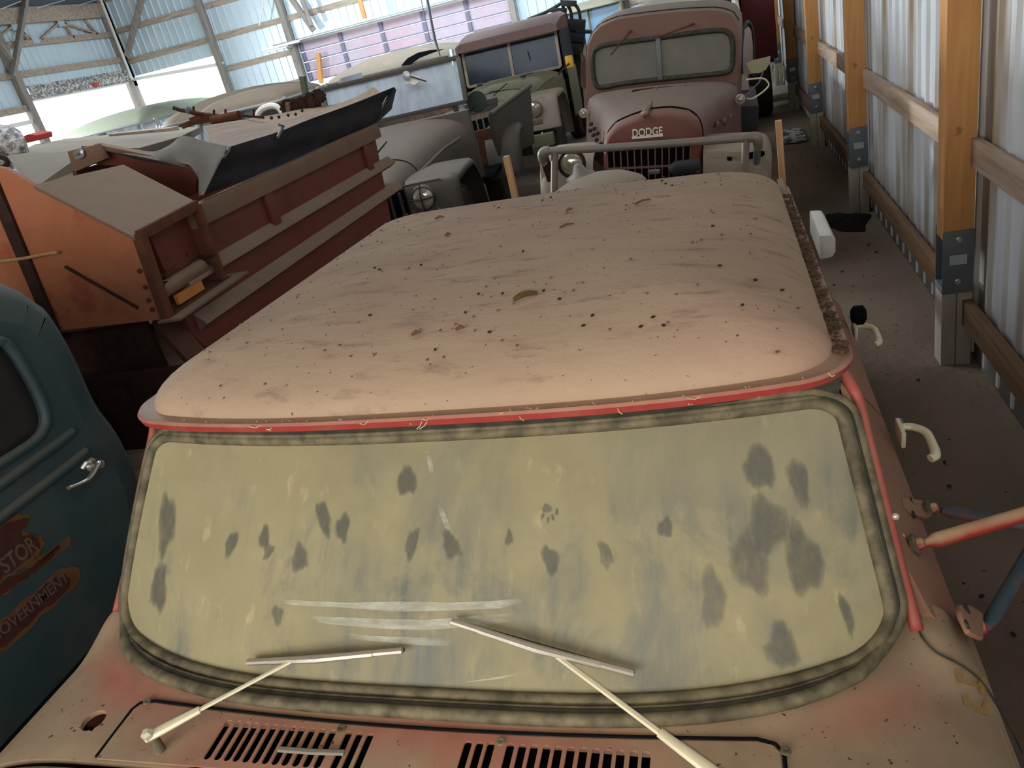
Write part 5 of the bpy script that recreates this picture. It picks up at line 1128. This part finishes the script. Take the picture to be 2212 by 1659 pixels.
MB().bb(-.97, .97, 2.9, 2.96, .7, 1.15).build('seat_back', M['rust'], am); MB().bb(-.97, -.93, 2.9, 4.7, .7, 1.25).build('body_side', M['olive_dark'], am)
for k in range(3): MB().beam(A_(1005,236-2+12*k,1,3.6), A_(1075,218-2+12*k,1,3.6), .05, .08).build('bench_slat', M['plank'] if k == 2 else M['olive_dark'], am)
rfp = [(2.75, .55), (2.8, .85), (2.95, 1.06), (3.2, 1.12), (3.6, 1.10), (4.0, .9), (4.15, .55)]
fender('rear_fender', .78, 1.22, rfp, .02, M['olive_dark'], am, .08)
MB().tube(spline([A_(u, v, 1, 2.0) for u, v in [(1015,296),(1024,300),(1022,318),(1014,330),(1018,352),(1022,362)]], 4), .014, 6).build('dangling_strap', M['rust'], am)

gm = army('army_truck', 'pale olive army truck with brown hard top and two-pane windshield, far back', frame(-3.34, 12.1, 0, 2), M['olive_pale'], M['offwhite'], 1.22, 1.37, 1.43, 2.0, 'blue', False, .38)
GF = frame(-3.34, 12.1, 0, 2)
def B_(u, v, ax, val): return at(u, v, ax, val, GF)
tp = [(-.88, 1.93, 2.02), (.88, 1.93, 2.02)]
mb = MB(); mb.loft([[V(-.90, 1.9, 2.0), V(-.90, 1.9, 2.10), V(-.8, 1.93, 2.14), V(.8, 1.93, 2.14), V(.90, 1.9, 2.10), V(.90, 1.9, 2.0)], [V(-.92, 2.5, 1.98), V(-.92, 2.5, 2.20), V(-.82, 2.5, 2.25), V(.82, 2.5, 2.25), V(.92, 2.5, 2.20), V(.92, 2.5, 1.98)], [V(-.92, 3.2, 1.9), V(-.92, 3.2, 2.22), V(-.82, 3.2, 2.28), V(.82, 3.2, 2.28), V(.92, 3.2, 2.22), V(.92, 3.2, 1.9)]])
mb.build('hard_top', M['canvas'], gm, ang=30); MB().bb(.90, .93, 2.0, 3.2, 1.3, 2.0).build('side_curtain', plain('dark_curtain', srgb(38, 36, 48), .8), gm); MB().bb(-.93, -.90, 2.0, 3.2, .7, 2.0).build('side_curtain', M['olive_pale'], gm); MB().bb(-.9, .9, 3.18, 3.2, .7, 2.1).build('cab_back', M['rubber_black'], gm)
MB().prism([(.95, 1.9, .6), (.95, 1.9, 1.42), (.95, 2.9, 1.36), (.95, 2.9, .6)], (.03, 0, 0)).build('door', M['olive_pale'], gm, bevel=.01)
ym = MB(); ym.box(B_(1230,133,1,1.7), (.13, .05, .19)); ymo = ym.build('yellow_mirror', plain('yellow_plastic', srgb(226, 176, 52), .5), gm, bevel=.02); MB().tube([B_(1229,137,1,1.66), B_(1218,148,1,1.7), B_(1206,160,1,1.75)], .014, 6).build('mirror_arm', M['rubber_black'], gm)
for u, v in ((1036,184), (1130,165)): MB().box(B_(u, v, 1, 1.45), (.09, .07, .04)).build('hood_latch', M['rubber_black'], gm, bevel=.008); MB().box(B_(u+13, v-6, 1, 1.7), (.12, .02, .015)).build('hood_clip', M['rubber_black'], gm)
MB().tube([B_(1058,203,1,.2), B_(1058,199,1,.2), B_(1080,195,1,.2), B_(1081,198,1,.2)], .010, 6).build('hood_handle', M['rubber_black'], gm)
MB().tube(spline([B_(1020,92,1,2.3), B_(1024,84,1,2.3), B_(1040,80,1,2.3), B_(1046,84,1,2.3), B_(1052,80,1,2.3), B_(1060,76,1,2.3), B_(1066,80,1,2.3), B_(1080,74,1,2.3), B_(1092,72,1,2.3)], 3), .016, 6).build('roof_grab_chain', M['steel_grey'], gm)
MB().tube([B_(1139,110,1,2.0), B_(1145,130,1,2.0)], .007, 5).build('wiper_arm', M['rubber_black'], gm)
# hoist frame with hoses beside the pale truck
hs = bpy.data.objects.new('hose_rack', None); COL.objects.link(hs); hs.parent = gm; hs.matrix_local = GF.inverted(); hs['label'] = 'dark curved hoses and brackets'
YHh = 15.6
for pts in ([(1212,10),(1222,8),(1232,22),(1236,45),(1240,62)], [(1226,12),(1240,9),(1250,22),(1254,45),(1258,80),(1262,100)], [(1220,26),(1224,45),(1220,90),(1228,130)], [(1140,42),(1180,26),(1214,6)], [(1213,-2),(1216,14),(1224,40)]): MB().tube(spline([O(u, v, 1, YHh) for u, v in pts], 4), .03, 8).build('hose', M['rubber_black'], hs, ang=70)
for u, v, a, b in ((1206,22,.30,.08),(1230,7,.25,.10),(1262,68,.28,.06),(1243,54,.36,.2),(1240,80,.4,.16),(1236,105,.36,.2)): MB().box(O(u, v, 1, YHh), (a, .2, b), Matrix.Rotation(.25, 3, 'Y')).build('bracket', M['rubber_black'], hs, bevel=.02)
MB().bb(O(1226,90,1,15.7).x-.22, O(1226,90,1,15.7).x+.3, 15.7, 16.0, -.02, 1.9).build('hoist_post', M['rubber_black'], hs)

# ================================================================== vehicles farther back
def cab(nm, label, cat, fr, w, L, zb, zr, paint, roofm, panem, front_y=.0, split=True, crown=.1, hood=0):
    t = thing(nm, label, cat, fr); hw = w/2
    ol = rrect(1, 1, .3, 6)
    MB().ring(ol, lambda a, b, q: V(a*hw*.94, L/2+b*L/2*.97, zr-.10+.10*(max(0, 1-q**4))**.5+crown*.5*(1-q*q)), [.2, .4, .6, .75, .86, .93, .97, 1]).build('roof', roofm, t, ang=70)
    MB().tube([V(a*hw*.95, L/2+b*L/2*.98, zr-.11) for a, b in ol], .02, 6, closed=True).build('roof_rail', paint, t)
    MB().loft([[V(a*hw*f, L/2+b*L/2*f, z) for a, b in ol] for z, f in ((.45, .96), (.6, 1.0), (zb-.2, 1.03), (zb-.05, 1.02), (zb, .98))]).build('body', paint, t, ang=50)
    for sx in (-1, 1):
        for sy, yy in ((0, .05), (1, L*.52), (2, L-.06)):
            MB().tube([V(sx*hw*.95, yy, zb-.02), V(sx*hw*.90, yy+(.1 if sy == 0 else -.06 if sy == 2 else 0), zr-.09)], .045 if sy != 1 else .06, 8).build('pillar', paint, t)
        for ya, yb in ((.1, L*.5), (L*.54, L-.1)): MB().prism([(sx*hw*.94, ya, zb), (sx*hw*.94, yb, zb), (sx*hw*.90, yb-.02, zr-.12), (sx*hw*.90, ya+.08, zr-.12)], (-sx*.006, 0, 0)).build('side_window', panem, t)
    for y_, d in ((.06, .09), (L-.06, -.07)): MB().prism([(-hw*.9, y_, zb), (hw*.9, y_, zb), (hw*.85, y_+d, zr-.12), (-hw*.85, y_+d, zr-.12)], (0, .006, 0)).build('windshield' if d > 0 else 'rear_window', panem, t)
    if split: MB().tube([(0, .05, zb), (0, .14, zr-.1)], .03, 6).build('centre_bar', paint, t)
    if hood:
        MB().loft([[V(x*hw*f, y, z) for x, z in ((-.7, .6), (-.72, zb-.25-d_), (-.5, zb-.08-d_), (0, zb-.02-d_), (.5, zb-.08-d_), (.72, zb-.25-d_), (.7, .6))] for y, f, d_ in ((-hood, .85, .16), (-hood+.1, .95, .06), (0, 1.05, 0), (.08, 1.05, 0))]).build('hood', paint, t, ang=50)
    for x in (-hw*.8, hw*.8):
        for y in (.3 if not hood else -hood*.55, L-.35): wheel(t, (x, y, .36), .36, .2, (M['tire'], paint), False, 20)
    return t
M['cream'] = dusty('dusty_cream_paint', srgb(150, 142, 122), srgb(138, 126, 106), up_amt=.5, off=.2, noise_amt=.6, scale=2, rough=.6, wear=srgb(140, 108, 84), bump=.02)
M['greyblue'] = dusty('dusty_greyblue_paint', srgb(150, 160, 168), srgb(170, 162, 142), up_amt=.7, off=.1, noise_amt=.5, scale=2.5, rough=.6, bump=.02)
M['tan_roof'] = dusty('dusty_tan_roof', srgb(116, 108, 96), srgb(126, 112, 96), up_amt=.5, off=.3, noise_amt=.5, scale=1.6, rough=.8, wear=srgb(170, 120, 98), bump=.02)
M['sky_pane'] = bright_glass()
cab('panel_van', 'grey cream van with a flaking roof edge and see-through windows, under the bright opening', 'van', frame(-7.25, 10.9, 0, 3), 2.4, 1.7, 1.80, 2.13, M['greyblue'], M['cream'], M['sky_pane'], crown=.30)
cab('pickup_cab', 'grey truck cab with white-rimmed dark window, in front of the flaking van', 'truck', frame(-5.35, 8.4, 0, 5), 1.25, 1.3, 1.84, 2.18, M['greyblue'], M['tan_roof'], M['sky_pane'], crown=.14)
tq = thing('turquoise_car', 'turquoise and white car tail showing between the grey cab and the green stake', 'car', frame(-8.1, 14.2, 0, 3))
M['turq'] = plain('turquoise_paint', srgb(84, 176, 196), .45, 0, .08, 5); 
MB().loft([[V(x*f, y, z+dz) for x, z in ((-.85, .5), (-.9, 1.2), (-.8, 1.7), (-.3, 1.95), (.3, 1.93), (.8, 1.75), (.9, 1.2), (.85, .5))] for y, f, dz in ((0, .8, -.1), (.12, .95, 0), (.8, 1, .03), (1.0, 1, .03))]).build('body', M['turq'], tq, ang=50)
MB().loft([[V(x*f+.95, y, z) for x, z in ((-.5, .6), (-.5, 1.6), (-.2, 1.82), (.3, 1.9), (.5, 2.05), (.5, .6))] for y, f in ((.0, .9), (.1, 1), (1.0, 1))]).build('rear_quarter', dusty('white_lilac_paint', srgb(176, 180, 190), srgb(150, 140, 150), up_amt=.3, off=.2, noise_amt=.8, scale=3, rough=.5, bump=0), tq, ang=50)
for x in (-.7, 1.2): wheel(tq, (x, .6, .36), .36, .2, (M['tire'], M['turq']), False, 20)
# cab window rim (white) of the grey cab
pcab = bpy.data.objects.get('pickup_cab')
PCF = frame(-5.35, 8.4, 0, 5)
def PCP(u, v): return at(u, v, 1, -.02, PCF)
rim_ = spline([PCP(u, v) for u, v in [(556,268),(556,250),(566,236),(585,229),(600,232),(610,245),(614,262)]], 4); MB().tube(rim_, .035, 8).build('window_rim', M['white'], pcab); MB().prism([PCP(u, v)+V(0,.01,0) for u, v in [(560,268),(562,252),(572,238),(590,233),(602,240),(610,262)]], (0, .02, 0)).build('dark_window', M['dark_glass'], pcab)
cab('green_van', 'pale green domed vehicle roof glowing under the bright opening, left of the flaking van', 'van', frame(-10.4, 12.0, 0, 0), 2.5, 2.6, 1.75, 2.24, M['greyblue'], dusty('pale_green_roof', srgb(176, 190, 168), srgb(176, 176, 150), up_amt=.3, off=.2, noise_amt=.4, rough=.6), M['sky_pane'], crown=.3)
tn = cab('dusty_sedan', 'rounded dusty tan car roof behind the dark army truck windshield', 'car', frame(-6.3, 15.6, 0, 3), 3.1, 2.4, 1.7, 2.08, M['tan_roof'], M['tan_roof'], M['tan_roof'], crown=.40, split=False)
TNF = frame(-6.3, 15.6, 0, 3)
MB().prism([at(u, v, 1, -.02, TNF) for u, v in [(866,142),(880,126),(902,114),(930,108),(960,106),(930,116),(905,126),(885,140)]], (0, .05, 0)).build('dark_window_arc', M['black'], tn)
MB().sheet([[at(u, v, 1, -.06, TNF) for u, v in [(966,108),(975,170),(985,215),(996,262)]], [at(u, v, 1, -.16, TNF) for u, v in [(980,106),(990,165),(1000,212),(1010,258)]], [at(u, v, 1, -.1, TNF) for u, v in [(990,104),(1000,165),(1012,210),(1022,255)]]], .02, (0, 1, 0)).build('silver_side', plain('bare_silver_metal', srgb(190, 196, 196), .25, .8, .15, 6), tn, ang=70)
wt = cab('white_van', 'white rounded van roof rising behind the red truck cab', 'van', frame(-.42, 12.4, 0, 0), 1.6, 2.6, 1.7, 2.10, M['white'], dusty('white_roof', srgb(206, 200, 186), srgb(178, 168, 150), up_amt=.3, off=.1, noise_amt=.4, rough=.6), M['blue_glass'], crown=.16)
bc = cab('beige_truck', 'beige truck cab with a pale blue window between the olive truck and the red cab', 'truck', frame(-2.45, 17.4, 0, 0), 1.5, 1.8, 1.55, 2.30, M['cream'], M['cream'], dkglass('pale_blue_pane', srgb(120, 160, 190), .15, .5, .1), crown=.08)
dm = thing('dump_body', 'dark red steel dump body standing against the wall behind the red truck', 'dump body', frame(.55, 13.6, 0, 0))
M['barn_red'] = plain('barn_red_paint', srgb(104, 32, 36), .6, 0, .15, 3)
MB().bb(-.12, .36, 0, .05, .9, 2.3).build('front_panel', M['barn_red'], dm, bevel=.01); MB().bb(.31, .36, .05, 2.6, .9, 2.1).build('side_panel', M['barn_red'], dm); MB().bb(-.12, -.07, .05, 2.6, .9, 2.1).build('side_panel', M['barn_red'], dm); MB().bb(-.1, .3, .05, 2.6, .85, .95).build('floor_pan', M['black'], dm)
MB().beam((-.12, -.02, 1.95), (.1, -.02, 2.27), .04, .04, (0, 1, 0)).build('edge_strip', M['white'], dm)
for y in (.5, 2.1): wheel(dm, (.1, y, .42), .42, .3, (M['tire'], M['barn_red']), False, 20)

# ================================================================== litter on the foreground truck
def roof_z(x, y):
    best = None
    v = (y-yfront(x))/(YR-yfront(x)); b = (2*v-1)*1.16; a = x/.784
    t = max(abs(a), abs(b)/1.16); h = .108*max(0, 1-t**5.5)**.5; return Vector((x, y, 1.632+h+.035*(1-t*t)-.022*(y-1.3)))
def roof_hit(u, v):
    z = 1.75
    for _ in range(8):
        p = T(u, v, 2, z); z = roof_z(max(-.79, min(.79, p.x)), max(1.3, min(3.1, p.y))).z
    return TF @ Vector((p.x, p.y, z))
lf = roof_hit(1137, 650)
lm = MB(); rows = []
for i in range(9):
    t = i/8; wd = .010*sin(pi*min(1, t*1.02))**.7+.0006; rows.append([V((t-.5)*.058, k*wd, .004+.010*abs(k)**1.3+.006*sin(3*t)) for k in (-1, -.5, 0, .5, 1)])
lm.sheet(rows, .0008, (0, 0, 1)); lo = lm.build('dried_leaf', plain('dry_leaf', srgb(96, 74, 36), .8, 0, .3, 60), ang=60, label='curled brown dried leaf lying in the middle of the dusty roof', cat='leaf'); lo.location = lf; lo.rotation_euler = (0, .03, .5)
blk = plain('dark_pellet', srgb(38, 30, 26), .9); pel = MB().ball((0, 0, 0), .0034, 6, (1, 1.6, .8)).build('dropping', blk, label='small dark dropping on the dusty roof', cat='dropping', group='small droppings scattered over the dusty roof')
spots = [(1086,636),(1209,648),(1280,684),(1436,727),(1411,688),(942,763),(800,683),(910,574),(1555,576),(1271,770),(1006,677),(1058,720),(1172,434),(1190,428),(1430,392),(1452,402),(1438,398),(1078,450),(1690,629),(1604,662),(1632,607),(1388,735),(1034,637),(820,584),(1175,630),(872,436),(1248,405),(810,580),(1540,490),(1130,545)]
for i, (u, v) in enumerate(spots):
    o = pel if i == 0 else dup(pel); o.location = roof_hit(u, v)+V(0, 0, .003); o.rotation_euler = (0, 0, i*1.3)
tw = plain('twig_bark', srgb(104, 66, 48), .9)
for (a, b), s in ((((940,475),(960,471)), 'short dark leaf scrap near the left rear roof corner'), (((1210,494),(1240,486)), 'thin reddish twig near the middle of the rear roof'), (((1372,443),(1406,434)), 'thin pale twig right of centre on the rear roof'), (((962,512),(974,508)), 'tiny curled scrap on the left part of the roof'), (((1224,458),(1238,455)), 'small brown scrap near the rear roof centre'), (((890,727),(910,722)), 'left reddish flake on the pink stained roof patch'), (((985,716),(1004,712)), 'right reddish flake on the pink stained roof patch')):
    p = roof_hit(*a)+V(0, 0, .004); q = roof_hit(*b)+V(0, 0, .005); MB().tube([p, p.lerp(q, .5)+V(0, .004, .003), q], [.003, .005 if 'twig' not in s else .003, .002], 6).build('twig' if 'twig' in s else 'leaf_scrap', tw, label=s, cat='twig' if 'twig' in s else 'leaf')
st = MB(); a = TF @ (T(603, 1622, 2, 1.236)); b = TF @ (T(745, 1629, 2, 1.236)); m_ = TF @ T(680, 1628, 2, 1.236)
zz = [TF @ Vector((p.x, p.y, cowl_z(p.x, min(p.y, .86))+.0105)) for p in (T(603,1620,2,1.206), T(680,1626,2,1.206), T(745,1628,2,1.206))]
st.tube(zz, .0065, 6, flat=.5); st.build('flat_stick', M['pipe_grey'], label='flat grey stick lying across the left vent slots', cat='stick')
random.seed(12); cr = MB()
for k in range(420):
    y = random.uniform(1.33, 2.85); x = random.uniform(-.74, .74); p = TF @ roof_z(x, y); s = random.choice((.0012, .0016, .002, .003)); cr.box(p+V(0, 0, s*.4), (s*2, s*1.4, s), Matrix.Rotation(random.uniform(0, 3), 3, 'Z'))
cr.build('roof_crumbs', plain('dirt_crumb', srgb(120, 92, 66), .95, 0, .4, 80), label='fine crumbs of dirt scattered over the dusty roof', cat='dirt', kind='stuff')
cr = MB()
for k in range(60):
    x = random.uniform(-.76, .76); y = yfront(x)-.02+random.uniform(-.008, .012); p = TF @ V(x, y, 1.638); q = p+V(random.uniform(-.03, .03), random.uniform(-.012, .004), random.uniform(-.022, .003)); cr.tube([p, p.lerp(q, .5)+V(0, -.003, -.004), q], .0011, 4)
cr.build('cobweb_strands', plain('cobweb', srgb(196, 176, 136), .9), label='pale cobweb strands along the red roof lip', cat='cobweb', kind='stuff')
